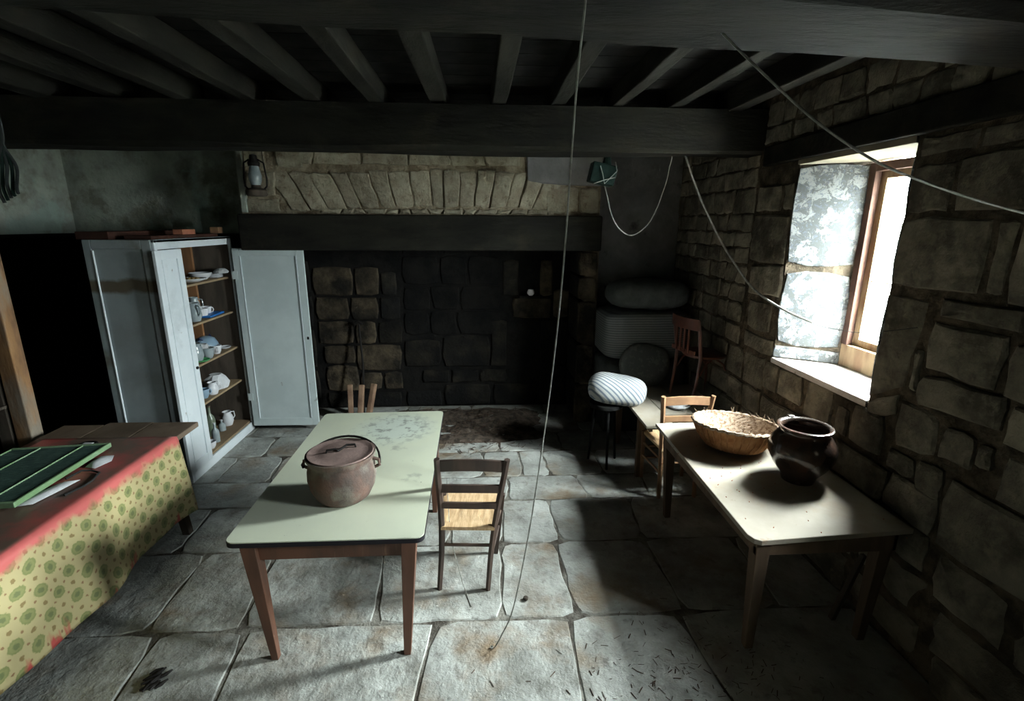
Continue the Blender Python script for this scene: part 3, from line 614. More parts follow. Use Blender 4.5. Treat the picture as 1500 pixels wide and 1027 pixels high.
# ------------------------------------------------------------------ cabinet  (front faces +x)
cb_ = thing('cabinet', 'tall pale blue-white painted wooden cabinet with one door standing open', 'cabinet', (-2.78, 4.68, 0))
def L(g): # world to cabinet-local
    g.v = [(x+2.78, y-4.68, z) for x, y, z in g.v]; return g
XC0, XC1, YC0, YC1, HC = -3.04, -2.52, 4.08, 5.30, 2.07
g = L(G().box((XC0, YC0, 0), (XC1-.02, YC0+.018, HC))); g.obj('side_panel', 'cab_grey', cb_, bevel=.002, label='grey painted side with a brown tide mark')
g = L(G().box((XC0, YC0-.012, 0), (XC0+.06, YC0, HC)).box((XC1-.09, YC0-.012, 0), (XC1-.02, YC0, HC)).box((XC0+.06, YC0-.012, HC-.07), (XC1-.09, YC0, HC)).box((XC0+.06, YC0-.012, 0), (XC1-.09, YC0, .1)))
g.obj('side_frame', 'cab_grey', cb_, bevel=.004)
g = L(G().box((XC0+.062, YC0-.016, .25), (XC0+.072, YC0-.002, 1.99))); g.obj('moulding', 'cab_white', cb_, bevel=.003, label='thin worn white edge strip')
L(G().box((XC0, YC1-.018, 0), (XC1-.02, YC1, HC))).obj('side_panel', 'grey_wood', cb_)
L(G().box((XC0, YC0+.018, 0), (XC0+.015, YC1-.018, HC))).obj('back_panel', 'panel_dark', cb_)
L(G().box((XC0, YC0, HC-.02), (XC1, YC1, HC))).obj('top_panel', 'cab_grey', cb_)
L(G().box((XC0+.02, YC0+.02, .09), (XC1-.02, YC1-.02, .11))).obj('bottom_panel', 'shelf_wood', cb_)
for z in (.575, .94, 1.315, 1.67):
    L(G().box((XC0+.02, YC0+.02, z-.02), (XC1-.06, YC1-.02, z))).obj('shelf', 'shelf_wood', cb_, bevel=.002)
L(G().box((XC0+.016, YC1-.05, .95), (XC0+.14, YC1-.018, HC-.03))).obj('upright', 'cab_in', cb_, label='raw orange wood upright inside')
g = L(G().box((XC1-.02, YC0, 0), (XC1, YC0+.035, HC)).box((XC1-.02, YC1-.04, 0), (XC1, YC1, HC)).box((XC1-.02, YC0+.035, HC-.075), (XC1, YC1-.04, HC)).box((XC1-.02, YC0+.035, 0), (XC1, YC1-.04, .09)))
g.obj('face_frame', 'cab_white', cb_, bevel=.003)
def door_leaf(name, m, Lw, z0, z1, label=None):
    """leaf in local x (0..Lw), thickness y, rails and recessed panel"""
    d = bpy.data.objects.new(name, None)
    g = G().box((0, 0, z0), (.07, .024, z1)).box((Lw-.07, 0, z0), (Lw, .024, z1)).box((.07, 0, z1-.075), (Lw-.07, .024, z1)).box((.07, 0, z0), (Lw-.07, .024, z0+.085))
    o = g.obj(name, m, cb_, bevel=.003)
    G().box((.068, .007, z0+.083), (Lw-.068, .016, z1-.073)).obj('panel', m, o)
    G().box((.07, -.003, z0+.085), (.078, .006, z1-.075)).box((Lw-.078, -.003, z0+.085), (Lw-.07, .006, z1-.075)).obj('moulding', 'cab_white' if name == 'door' else m, o)
    if label: o['label'] = label
    return o
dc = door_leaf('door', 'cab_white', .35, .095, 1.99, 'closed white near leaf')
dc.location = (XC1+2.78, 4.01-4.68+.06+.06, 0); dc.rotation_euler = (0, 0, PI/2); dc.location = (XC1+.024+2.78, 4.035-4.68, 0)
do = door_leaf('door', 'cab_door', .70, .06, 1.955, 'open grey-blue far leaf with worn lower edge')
do.location = (XC1+.03+2.78, 5.22-4.68, 0); do.rotation_euler = (0, 0, math.radians(-1))
G().lathe([(0, 0), (.012, 0), (.014, .012), (0, .02)], 12).obj('knob', 'iron', dc, smooth=True, loc=(.31, -.0, .97)).rotation_euler = (PI/2, 0, 0)
for z in (.35, 1.65): G().box((-.02, -.004, z), (.03, 0, z+.08)).obj('hinge', 'cab_door', do)
G().box((.0, -.002, 1.02), (0.02, .02, 1.05)).obj('latch', 'iron', do).location = (.66, 0, 0)
# planks and bits lying on the cabinet
def flat(name, m, a, b, lab, cat, rz=0, bevel=.003, group=None):
    c = Vector(((a[0]+b[0])/2, (a[1]+b[1])/2, a[2])); g = G().box((a[0]-c.x, a[1]-c.y, 0), (b[0]-c.x, b[1]-c.y, b[2]-a[2]))
    o = g.obj(name, m, None, bevel=bevel, loc=c); o.rotation_euler = (0, 0, rz); tag(o, lab, cat, group); return o
flat('plank', 'red_wood', (-3.10, 4.10, 2.07), (-2.86, 5.28, 2.13), 'dark plank lying along the back of the cabinet top', 'plank')
flat('plank', 'red_wood', (-2.80, 4.16, 2.07), (-2.60, 5.25, 2.098), 'dark red plank lying along the front of the cabinet top', 'plank', rz=.03)
flat('brick_fragment', 'brick', (-2.62, 4.52, 2.102), (-2.54, 4.72, 2.145), 'reddish brick piece on the front edge of the cabinet top', 'brick')
flat('wood_block', 'chair_mid', (-2.64, 5.16, 2.102), (-2.56, 5.25, 2.16), 'small yellowish wood block at the far corner of the cabinet top', 'block')

# ---- crockery in the cabinet
def plate(loc, r, m, lab, cat='plate', deep=.02, group=None):
    o = G().lathe([(0, 0), (r*.55, 0), (r*.9, deep*.6), (r, deep), (r*.98, deep+.003), (r*.88, deep*.7), (r*.52, .004), (0, .004)], 28).obj('plate', m, None, smooth=True, loc=loc); return tag(o, lab, cat, group)
p = plate((-2.68, 4.80, 1.67), .12, 'white_china', 'white plate holding yellow crumbs on the top cabinet shelf', deep=.03)
g = G()
for k in range(14):
    a = rnd.uniform(0, 2*PI); q = rnd.uniform(0, .07); g.lathe([(0, 0), (.018, .004), (.02, .014), (.012, .024), (0, .027)], 7, (q*math.cos(a), q*math.sin(a), rnd.uniform(0, .012)))
tag(g.obj('bread_scraps', 'biscuit', None, smooth=True, loc=(-2.68, 4.80, 1.675), kind='stuff'), 'crumbly yellow scraps heaped on the top shelf plate', 'food')
plate((-2.72, 5.03, 1.67), .10, 'white_china', 'deep white dish in the middle of the top cabinet shelf', 'dish', .06)
for k in range(4): plate((-2.66, 5.17, 1.67+k*.010), .075, 'white_china', ['lowest', 'second lowest', 'second highest', 'uppermost'][k]+' saucer of the small white stack at the far end of the top shelf', 'saucer', .010, 'stacked saucers on the top cabinet shelf')
def cup(loc, r, h, m, lab, rz=0, name='cup', cat='cup'):
    t = thing(name, lab, cat, loc, rz)
    G().lathe([(0, 0), (r*.6, 0), (r*.85, h*.3), (r, h), (r*.93, h), (r*.78, h*.3), (0, .006)], 24).obj('bowl', m, t, smooth=True)
    G().tube([(r*.88, 0, h*.3), (r*1.25, 0, h*.32), (r*1.45, 0, h*.55), (r*1.3, 0, h*.8), (r*.95, 0, h*.82)], r*.1, 6).obj('handle', m, t, smooth=True); return t
def jug(loc, r, h, m, lab, rz=0, cat='jug'):
    t = thing('jug', lab, cat, loc, rz)
    G().lathe([(0, 0), (r*.75, 0), (r, h*.3), (r*.9, h*.65), (r*.65, h*.85), (r*.72, h), (r*.66, h), (r*.58, h*.85), (r*.8, h*.6), (0, .008)], 24).obj('body', m, t, smooth=True)
    G().tube([(r*.6, 0, h*.88), (r*1.3, 0, h*.85), (r*1.4, 0, h*.5), (r*.95, 0, h*.3)], r*.1, 6).obj('handle', m, t, smooth=True); return t
jug((-2.66, 4.72, 1.315), .065, .17, 'glassy', 'cloudy glass jug on the second shelf behind the closed leaf', -.5)
cup((-2.68, 4.90, 1.315), .05, .09, 'white_china', 'white cup beside the glass jug', -1.2)
cup((-2.72, 5.04, 1.315), .05, .085, 'white_china', 'white cup behind the blue tray', 1)
flat('tray', 'blue', (-2.72, 4.86, 1.316), (-2.60, 5.16, 1.336), 'bright blue plastic tray at the edge of the second shelf', 'tray', .05, .006)
jug((-2.86, 5.10, 1.315), .055, .17, 'glassy', 'dim glass jug at the back of the second shelf', .4)
t = thing('cooking_pot', 'light blue enamel pot with navy rim turned upside down', 'pot', (-2.76, 5.02, .94))
G().lathe([(.115, 0), (.118, .02), (.11, .09), (.085, .14), (.04, .162), (0, .165)], 32).obj('body', 'enamel', t, smooth=True)
G().lathe([(.112, 0), (.124, .0), (.126, .014), (.114, .018)], 32).obj('rim', 'navy', t, smooth=True)
for s in (-1, 1): G().tube([(-.02, s*.08, .14), (0, s*.095, .165), (.02, s*.08, .14)], .006, 6).obj('handle', 'navy', t, smooth=True)
cup((-2.63, 4.80, .94), .055, .10, 'glassy', 'tall cloudy glass cup at the near end of the third shelf', 2)
cup((-2.64, 4.97, .94), .05, .085, 'white_china', 'white cup in front of the blue enamel pot', -.9)
jug((-2.68, 4.68, .94), .07, .17, 'glassy', 'wide cloudy glass jug on the third shelf behind the closed leaf', 1.5)
plate((-2.62, 4.80, .9405), .07, 'green_pl', 'green saucer at the near end of the third shelf', 'saucer', .02).location.y = 4.66
plate((-2.66, 5.17, .94), .06, 'white_china', 'small white saucer at the far end of the third shelf', 'saucer')
def crumple(loc, r, h, m, seed, name, lab, cat):
    def wob(i, j, rr): return 1+.35*noise.noise(Vector((i*.9+seed, math.cos(j)*1.3, math.sin(j)*1.3)))
    o = G().lathe([(0, 0), (r*.8, .002), (r, h*.35), (r*.75, h*.7), (r*.45, h*.95), (0, h*.9)], 13, wob=wob).obj(name, m, None, loc=loc); return tag(o, lab, cat)
crumple((-2.60, 5.19, 1.68), .07, .05, 'paper', 5, 'folded_cloth', 'folded white cloth at the far end of the top cabinet shelf', 'cloth').location.z = 1.712
crumple((-2.78, 4.92, 1.315), .09, .14, 'paper', 6, 'crumpled_paper', 'crumpled white paper behind the cups on the second cabinet shelf', 'paper')
crumple((-2.70, 4.86, .94), .08, .13, 'paper', 8, 'crumpled_bag', 'crumpled pale plastic bag between the cups on the third cabinet shelf', 'bag')
crumple((-2.70, 5.0, .575), .12, .15, 'paper', 3, 'crumpled_paper', 'crumpled white paper heaped on the fourth cabinet shelf', 'paper')
jug((-2.64, 4.80, .575), .055, .12, 'white_china', 'small white jug on the fourth shelf beside the crumpled paper', .5)
cup((-2.66, 4.68, .575), .05, .09, 'enamel', 'blue cup on the fourth shelf behind the closed leaf', 1)
def bottle(loc, r, h, m, lab, group='bottles on the cabinet floor', neck=.3):
    t = thing('bottle', lab, 'bottle', loc, 0, group)
    G().lathe([(0, 0), (r, .004), (r, h*.52), (r*.85, h*.62), (r*neck, h*.74), (r*neck, h*.97), (0, h*.97)], 20).obj('body', m, t, smooth=True)
    G().lathe([(0, h*.95), (r*neck*1.25, h*.95), (r*neck*1.25, h), (0, h)], 14).obj('stopper', 'white_china' if m == 'glassy' else 'grey_wood', t, smooth=True); return t
bottle((-2.74, 4.86, .11), .045, .32, 'bottle_green', 'tallest dusty green bottle standing on the cabinet floor', neck=.32)
bottle((-2.80, 4.74, .11), .04, .28, 'bottle_green', 'dusty green bottle just behind the tallest one')
bottle((-2.62, 4.70, .11), .035, .20, 'glassy', 'clear bottle with a white top at the front of the cabinet floor')
bottle((-2.70, 4.98, .11), .035, .12, 'glassy', 'short clear bottle right of the tallest green bottle')
jug((-2.72, 5.14, .11), .06, .15, 'white_china', 'stained white jug at the far end of the cabinet floor', 1)
cup((-2.60, 4.56, .11), .05, .07, 'white_china', 'white cup on the cabinet floor against the closed leaf', 2)

# ------------------------------------------------------------------ centre table
t = thing('table', 'kitchen table with a pale green laminate top and tapered brown legs', 'table', (-.78, 3.02, 0))
def loc_(g, o): g.v = [(x-o[0], y-o[1], z-o[2]) for x, y, z in g.v]; return g
TO = (-.78, 3.02, 0)
def rrect(x0, y0, x1, y1, r, n=6):
    out = []
    for cx, cy_, a0 in ((x1-r, y0+r, -PI/2), (x1-r, y1-r, 0), (x0+r, y1-r, PI/2), (x0+r, y0+r, PI)):
        for k in range(n+1): a = a0+PI/2*k/n; out.append((cx+r*math.cos(a), cy_+r*math.sin(a)))
    return out
TZ = .71
q = [(-1.252, 2.17), (-.298, 2.165), (-.326, 3.88), (-1.268, 3.86)]
def warp(poly):  # rounded unit rect mapped to the table's four corners
    out = []
    for u, v in poly:
        a = Vector(q[0]).lerp(Vector(q[1]), u); b = Vector(q[3]).lerp(Vector(q[2]), u); p_ = a.lerp(b, v); out.append((p_.x, p_.y))
    return out
rr = [(u, v) for u, v in rrect(0, 0, 1, 1, .045)]
rr = [(u, v if .05 < v < .95 else (v*.55 if v < .5 else 1-(1-v)*.55)) for u, v in rr]
loc_(G().prism(warp(rr), TZ-.006, TZ), TO).obj('table_top', 'formica', t)
loc_(G().prism(warp([((u-.5)*1.004+.5, (v-.5)*1.002+.5) for u, v in rr]), TZ-.03, TZ-.006), TO).obj('top_edge', 'edge_dark', t, label='dark worn edge under the laminate')
loc_(G().box((-1.17, 2.21, TZ-.13), (-.36, 2.235, TZ-.03)).box((-1.17, 3.55, TZ-.13), (-.37, 3.575, TZ-.03)).box((-1.185, 2.22, TZ-.13), (-1.16, 3.56, TZ-.03)).box((-.375, 2.22, TZ-.13), (-.35, 3.56, TZ-.03)), TO).obj('apron', 'table_brown', t, bevel=.002)
for (tx, ty, fx, fy) in ((-1.155, 2.225, -1.09, 2.20), (-.375, 2.225, -.41, 2.195), (-.375, 3.545, -.385, 3.53), (-1.155, 3.545, -1.12, 3.53)):
    loc_(G().taper((fx, fy, 0), (tx, ty, TZ-.03), (.018, .018), (.038, .038)), TO).obj('leg', 'table_brown', t, bevel=.003)
# marmite
t = thing('cast_iron_pot', 'rusty lidded cast iron cauldron on the green laminate table', 'pot', (-.785, 2.575, TZ))
G().lathe([(0, 0), (.13, .0), (.155, .02), (.185, .075), (.198, .13), (.196, .175), (.186, .215), (.184, .225), (.198, .245), (.200, .262), (.190, .262), (.178, .24), (.17, .1), (.1, .02), (0, .02)], 56).obj('body', 'iron_rust', t, smooth=50)
ld = G().lathe([(0, .272), (.05, .273), (.12, .270), (.165, .262), (.178, .268), (.188, .268), (.190, .258), (.178, .246), (0, .246)], 56).obj('lid', 'lid_rust', t, smooth=50)
G().tube([(-.075, -.035, .262), (-.07, -.03, .285), (-.02, -.02, .288), (-.01, -.02, .276), (.03, .03, .290), (.075, .04, .288), (.08, .045, .262)], .0065, 8).obj('lid_handle', 'iron', ld, smooth=True)
for s in (-1, 1):
    G().tube([(s*.178, 0, .165), (s*.222, 0, .185), (s*.218, 0, .215), (s*.185, 0, .225)], .010, 8).obj('ear', 'iron_rust', t, smooth=True)
bail = []
for k in range(19):
    a = PI*k/18; xx = -.222*math.cos(a); zz = .20*math.sin(a); tilt = math.radians(66)
    bail.append((xx, zz*math.sin(tilt)*1.0, .20+zz*math.cos(tilt)))
bail = [(-.215, -.02, .19), (-.222, -.012, .182), (-.232, 0, .19)]+bail[1:-1]+[(.225, 0, .195)]
G().tube(bail, .0065, 8).obj('bail_handle', 'iron', t, smooth=True)
t.scale = (.93, .93, 1.03)

# ------------------------------------------------------------------ ladder-back rush chairs
def rush_chair(name, lab, loc, rz, wm, rails=3, rack=0):
    """local: back posts at y=0, front at y=.37, centre x=0; faces +y"""
    t = thing(name, lab, 'chair', loc, rz)
    for s in (-1, 1):
        G().tube([(s*.150, 0, 0), (s*.150, .012, .25), (s*.158, .008, .44), (s*.172, -.012, .62), (s*.190, -.04, .80), (s*.200, -.055, .91)], [.017, .019, .020, .020, .019, .018], 6).obj('back_post', wm, t, smooth=30)
        G().taper((s*.185, .36, 0), (s*.195, .355, .455), (.014, .014), (.018, .018)).obj('leg', wm, t, bevel=.003)
    def rail(z0, z1, zz, bow, name='back_rail'):
        # curved slat between the posts
        vs = []; n = 10
        half = .150+(z0-.3)*.085 if z0 > .45 else .15
        yb = -.0-(z0-.45)*.11
        for k in range(n+1):
            u = -1+2*k/n; b = bow*(1-u*u); arch = zz*(1-u*u)
            for dy, z in ((-.009, z0+arch), (.009, z0+arch), (.009, z1+arch), (-.009, z1+arch)): vs.append((u*half, yb-b+dy, z))
        fs = [(0, 1, 2, 3), tuple(n*4+i for i in (3, 2, 1, 0))]
        for k in range(n):
            for j in range(4): fs.append((k*4+j, k*4+(j+1) % 4, k*4+4+(j+1) % 4, k*4+4+j))
        G().add(vs, fs).obj(name, wm, t, bevel=.003)
    rail(.825, .895, .018, .02)
    rail(.685, .735, .008, .014)
    if rails > 2: rail(.575, .615, .004, .010)
    # rush seat: four woven triangles slightly pillowed, ribbed by the cords
    g = G(); nx = 26; ny = 20; vs = []
    for j in range(ny+1):
        for i in range(nx+1):
            v = j/ny; u = i/nx; half = .160+.038*v; x = (u*2-1)*half; y = -.012+.39*v
            dx = 1-abs(u*2-1); dy = min(v, 1-v)*2; d = min(dx, dy)
            rib = .002*math.sin((d*16)*2*PI) if True else 0
            vs.append((x, y, .455-.012*min(d*2.5, 1)*(1-.3*d)+.008*(1-min(d*8, 1))*-1+rib))
    top = len(vs); vs += [(x, y, .425) for x, y, z in vs]
    fs = [(j*(nx+1)+i, j*(nx+1)+i+1, (j+1)*(nx+1)+i+1, (j+1)*(nx+1)+i) for j in range(ny) for i in range(nx)]
    fs += [tuple(top+k for k in f[::-1]) for f in fs]
    edge = [i for i in range(nx+1)]+[j*(nx+1)+nx for j in range(1, ny+1)]+[ny*(nx+1)+i for i in range(nx-1, -1, -1)]+[j*(nx+1) for j in range(ny-1, 0, -1)]
    for a, b in zip(edge, edge[1:]+edge[:1]): fs.append((a, b, b+top, a+top))
    g.add(vs, fs).obj('seat', 'rush', t, smooth=50)
    for (a, b) in (((-.19, .36, .30), (.19, .36, .30)), ((-.188, .36, .19), (.188, .36, .19)), ((-.15, .01, .31), (.15, .01, .31)), ((-.15, .01, .22), (-.188, .36, .22)), ((.15, .01, .22), (.188, .36, .22)), ((-.15, .01, .34), (-.19, .36, .34)), ((.15, .01, .34), (.19, .36, .34))):
        G().tube([a, b], .010, 8).obj('stretcher', wm, t, smooth=True)
    if rack:   # an old frame leaning to one side
        for ch in t.children:
            for v in ch.data.vertices: v.co.x += rack*v.co.z
    return t
rush_chair('rush_chair', 'dark ladder-back chair with a pale rush seat beside the green-topped table', (-.13, 2.65, 0), math.radians(-4), 'chair_dark', 3, .075)
rush_chair('rush_chair', 'honey-coloured ladder-back chair behind the far end of the right-hand table', (1.60, 3.64, 0), math.radians(0), 'chair_mid', 2)
tag(G().tube([(-.218, 2.69, .74), (-.212, 2.69, .476), (-.19, 2.70, .25), (-.14, 2.66, .05), (-.11, 2.60, .004), (-.08, 2.5, .004)], .0022, 6).obj('string', 'cord', None, smooth=True), 'thin pale string trailing from the back of the rush-seated chair', 'string')

# ------------------------------------------------------------------ right table
t = thing('table', 'beige dusty wooden table against the stone wall under the window', 'table', (1.75, 2.78, 0)); TO = (1.75, 2.78, 0); TR = .73
poly = [(1.318, 3.49), (1.290, 2.08), (1.305, 2.04), (1.335, 2.022), (2.15, 2.075), (2.15, 3.50)]
loc_(G().prism(poly, TR-.028, TR), TO).obj('table_top', 'rtop', t, bevel=.004)
loc_(G().box((1.36, 2.10, TR-.14), (2.1, 2.125, TR-.03)).box((1.36, 2.10, TR-.14), (1.385, 3.42, TR-.03)).box((1.36, 3.40, TR-.14), (2.1, 3.42, TR-.03)).box((2.08, 2.1, TR-.14), (2.1, 3.42, TR-.03)), TO).obj('apron', 'rwood', t, bevel=.002)
for (tx, ty, fx, fy) in ((1.395, 2.13, 1.41, 2.14), (2.06, 2.14, 2.05, 2.16), (1.395, 3.39, 1.42, 3.37), (2.06, 3.38, 2.04, 3.37)):
    loc_(G().taper((fx, fy, 0), (tx, ty, TR-.028), (.022, .022), (.038, .038)), TO).obj('leg', 'rwood', t, bevel=.003)
# wicker basket
BR = .275
t = thing('wicker_basket', 'shallow round honey wicker basket with a pale ragged rim on the right-hand table', 'basket', (1.70, 3.05, TR), 0)
def weave(R0, R1, h, nst, rows, th, inner=False):
    vs = []; fs = []
    n = nst*2
    for j in range(rows+1):
        v = j/rows; rr_ = R0+(R1-R0)*(v**.75); z = h*v
        for i in range(n):
            a = 2*PI*i/n; k = (1 if (i//1) % 2 == 0 else -1)*(1 if j % 2 else -1)
            r_ = rr_+th*k; vs.append((r_*math.cos(a), r_*math.sin(a), z))
    for j in range(rows):
        for i in range(n): fs.append((j*n+i, j*n+(i+1) % n, (j+1)*n+(i+1) % n, (j+1)*n+i))
    return G().add(vs, fs)
g = weave(.175, BR, .155, 36, 12, .0055); g.obj('wall', 'wicker', t, smooth=60)
g = weave(.165, BR-.016, .15, 36, 12, .0065); g.v = [(x, y, z+.006) for x, y, z in g.v]; g.obj('lining', 'wicker_pale', t, smooth=60, label='dusty pale woven inside')
G().lathe([(0, 0), (.176, 0), (.176, .01), (.12, .014), (0, .014)], 48).obj('base', 'wicker_pale', t, smooth=True)
for k in range(36):
    a = 2*PI*k/36; ca, sa = math.cos(a), math.sin(a)
    if k % 1 == 0: G().tube([(.176*ca, .176*sa, .0), (.236*ca, .236*sa, .07), ((BR+.002)*ca, (BR+.002)*sa, .155)], .0045, 5).obj('stake', 'wicker', t, smooth=True)
rim = []
for k in range(96):
    a = 2*PI*k/96; rr_ = BR-.004+.004*math.cos(k*2.1); rim.append((rr_*math.cos(a), rr_*math.sin(a), .158+.004*math.sin(k*2.1)))
G().tube(rim, .012, 6, closed=True).obj('rim', 'wicker_pale', t, smooth=True)
rim = [(BR*math.cos(2*PI*k/96)+.0, BR*math.sin(2*PI*k/96), .158+.011*math.cos(k*2.1+1)) for k in range(96)]
g = G()
r_ = random.Random(4)
for k in range(46):
    a = r_.uniform(-.5, .9) if k < 20 else r_.uniform(0, 2*PI); c = Vector((BR*math.cos(a), BR*math.sin(a), .165)); d = Vector((r_.uniform(-.02, .02), r_.uniform(-.02, .02), r_.uniform(.01, .04)))
    g.tube([c, c+d], [.002, .001], 4)
g.obj('frayed_ends', 'wicker_pale', t, kind='stuff')
t.rotation_euler = (math.radians(-3), math.radians(5), .4); t.location.z = TR+.012
# glazed pot
t = thing('earthenware_pot', 'dark glazed round earthenware pot near the middle of the right-hand table', 'pot', (1.875, 2.60, TR))
G().lathe([(0, 0), (.088, 0), (.092, .012), (.10, .04), (.145, .10), (.178, .165), (.183, .205), (.170, .25), (.142, .29), (.126, .305), (.128, .318), (.146, .333), (.148, .342), (.138, .346), (.122, .335), (.116, .31), (.135, .285), (.165, .23), (.168, .19), (.13, .10), (.08, .02), (0, .015)], 64).obj('body', 'glaze', t, smooth=60)
G().box((-.02, .13, .335), (.02, .16, .352)).obj('lug', 'glaze', t, bevel=.006)
# under the table: a leaning stick and stones
o = G().taper((0, 0, 0), (.09, -.03, .44), (.012, .016), (.010, .014)).obj('stick', 'grey_wood', None, loc=(2.0, 2.30, 0)); tag(o, 'thin wooden stick leaning on the stones under the right-hand table', 'stick')

# ------------------------------------------------------------------ back right corner
t = thing('low_table', 'low pale plank table behind the right-hand table, carrying the bentwood chair', 'table', (1.72, 4.2, 0)); TO = (1.72, 4.2, 0)
for x0, x1 in ((1.33, 1.57), (1.575, 1.83), (1.835, 2.12)):
    loc_(G().box((x0, 3.97 if x0 > 1.34 else 3.72, .585), (x1, 4.78, .61)), TO).obj('plank', 'rtop', t, bevel=.004)
loc_(G().box((1.36, 4.0, .52), (2.10, 4.03, .585)).box((1.36, 4.72, .52), (2.10, 4.75, .585)).box((1.37, 3.76, .54), (1.40, 4.75, .585)), TO).obj('rail', 'rwood', t)
for x in (1.39, 2.07):
    for yy in (4.02, 4.72): loc_(G().taper((x, yy, 0), (x, yy, .585), (.025, .025), (.03, .03)), TO).obj('leg', 'rwood', t, bevel=.003)
# bentwood chair standing on it (faces +x, turned)
t = thing('bentwood_chair', 'reddish brown cafe chair with a slatted back standing on the low plank table', 'chair', (1.86, 4.32, .61), math.radians(-78))
for s in (-1, 1):
    G().tube([(s*.17, -.02, 0), (s*.175, .015, .22), (s*.18, .03, .44), (s*.185, .0, .62), (s*.19, -.03, .79)], [.014, .015, .017, .016, .014], 8).obj('back_post', 'chair_red', t, smooth=True)
    G().tube([(s*.16, .37, 0), (s*.15, .345, .43)], [.012, .017], 8).obj('leg', 'chair_red', t, smooth=True)
    G().tube([(s*.178, .04, .28), (s*.17, .09, .37), (s*.16, .16, .415)], .009, 8).obj('brace', 'chair_red', t, smooth=True)
    G().tube([(s*.155, .34, .28), (s*.155, .29, .37), (s*.155, .22, .415)], .009, 8).obj('brace', 'chair_red', t, smooth=True)
G().lathe([(0, .425), (.19, .425), (.2, .435), (.2, .45), (.185, .457), (0, .452)], 40, (0, .20, 0), 1, .98).obj('seat', 'chair_red', t, smooth=50)
vs = []; n = 12
for k in range(n+1):
    u = -1+2*k/n; x = u*.20; yb = -.03-.05*(1-u*u)
    for dy, z in ((-.008, .70), (.008, .70), (.008, .80), (-.008, .80)): vs.append((x, yb+dy, z))
fs = [(0, 1, 2, 3), tuple(n*4+i for i in (3, 2, 1, 0))]
for k in range(n):
    for j in range(4): fs.append((k*4+j, k*4+(j+1) % 4, k*4+4+(j+1) % 4, k*4+4+j))
G().add(vs, fs).obj('top_rail', 'chair_red', t, bevel=.003)
for x in (-.09, -.03, .03, .09): G().box((x-.012, -.055, .48), (x+.012, -.043, .72)).obj('slat', 'chair_red', t, bevel=.002)
G().box((-.17, -.04, .47), (.17, -.022, .51)).obj('lower_rail', 'chair_red', t, bevel=.003)
# soft things
def soft(name, m, loc, dims, lab, cat, rot=(0, 0, 0), power=.45, lump=.02, seed=0, n=28, parent=None):
    """super-ellipsoid cushion with lumps"""
    g = G(); prof = []; vs = []; rows = 14
    def se(c, p_): return math.copysign(abs(c)**p_, c)
    pz, pxy = power
    rws = []
    for j in range(rows+1):
        b = -PI/2+PI*j/rows
        if j in (0, rows): rws.append([len(vs)]); vs.append(Vector((0, 0, dims[2]*math.copysign(1, b)))); continue
        rws.append(list(range(len(vs), len(vs)+n)))
        for i in range(n):
            a = 2*PI*i/n
            vs.append(Vector((dims[0]*se(math.cos(b), pz)*se(math.cos(a), pxy), dims[1]*se(math.cos(b), pz)*se(math.sin(a), pxy), dims[2]*se(math.sin(b), pz))))
    for v in vs:
        d = noise.noise(v*5+Vector((seed, seed*2, 0)))*lump; v += v.normalized()*d
    zmin = min(v.z for v in vs)
    for a, b in zip(rws, rws[1:]):
        for i in range(n):
            i2 = (i+1) % n
            if len(a) == 1: g.f.append((a[0], b[i2], b[i]))
            elif len(b) == 1: g.f.append((a[i], a[i2], b[0]))
            else: g.f.append((a[i], a[i2], b[i2], b[i]))
    g.v = [tuple(v) for v in vs]
    o = g.obj(name, m, parent, smooth=80, loc=loc); o.rotation_euler = rot
    if lab: tag(o, lab, cat)
    return o
o = flat('wooden_chest', 'quilt_dark', (1.30, 5.0, 0), (2.15, 5.55, .42), 'dark low chest in the far right corner under the folded bedding', 'chest', 0, .02)
soft('folded_mattress', 'quilt', (1.70, 5.16, .635), (.45, .33, .205), 'grey folded mattress, lowest of the bedding stack in the corner', 'mattress', power=(.3, .35), seed=1)
soft('folded_mattress', 'ticking', (1.69, 5.16, 1.10), (.45, .33, .245), 'folded striped mattress in the middle of the bedding stack', 'mattress', power=(.25, .35), seed=2)
soft('rolled_mattress', 'quilt', (1.73, 5.16, 1.505), (.41, .30, .155), 'rolled grey mattress on top of the bedding stack', 'mattress', power=(.7, .5), seed=3, lump=.03)
o = soft('cushion', 'floral', (1.64, 4.77, .83), (.26, .07, .22), 'round worn patterned cushion leaning on the bedding stack', 'cushion', rot=(math.radians(-14), 0, 0), power=(.9, .9), seed=4)
t = thing('stool', 'small dark wooden stool under the striped pillow', 'stool', (1.14, 4.30, 0))
G().lathe([(0, .575), (.15, .575), (.155, .59), (.15, .61), (0, .61)], 28).obj('seat', 'panel_dark', t, smooth=40)
for k in range(3):
    a = 2*PI*k/3+.5; G().tube([(.1*math.cos(a), .1*math.sin(a), .58), (.15*math.cos(a), .15*math.sin(a), 0)], [.014, .011], 8).obj('leg', 'panel_dark', t, smooth=True)
soft('pillow', 'pillow', (1.24, 4.30, .735), (.27, .20, .125), 'plump blue-and-white striped pillow hanging over the end of the low plank table', 'pillow', rot=(0, math.radians(3), math.radians(-15)), power=(.75, .7), seed=6, lump=.03)
crumple((1.75, 4.12, .61), .10, .08, 'paper', 9, 'cloth_bundle', 'small crumpled pale cloth behind the honey ladder-back chair', 'cloth')
G().lathe([(0, 0), (.03, 0), (.033, .02), (.02, .04), (0, .042)], 16)
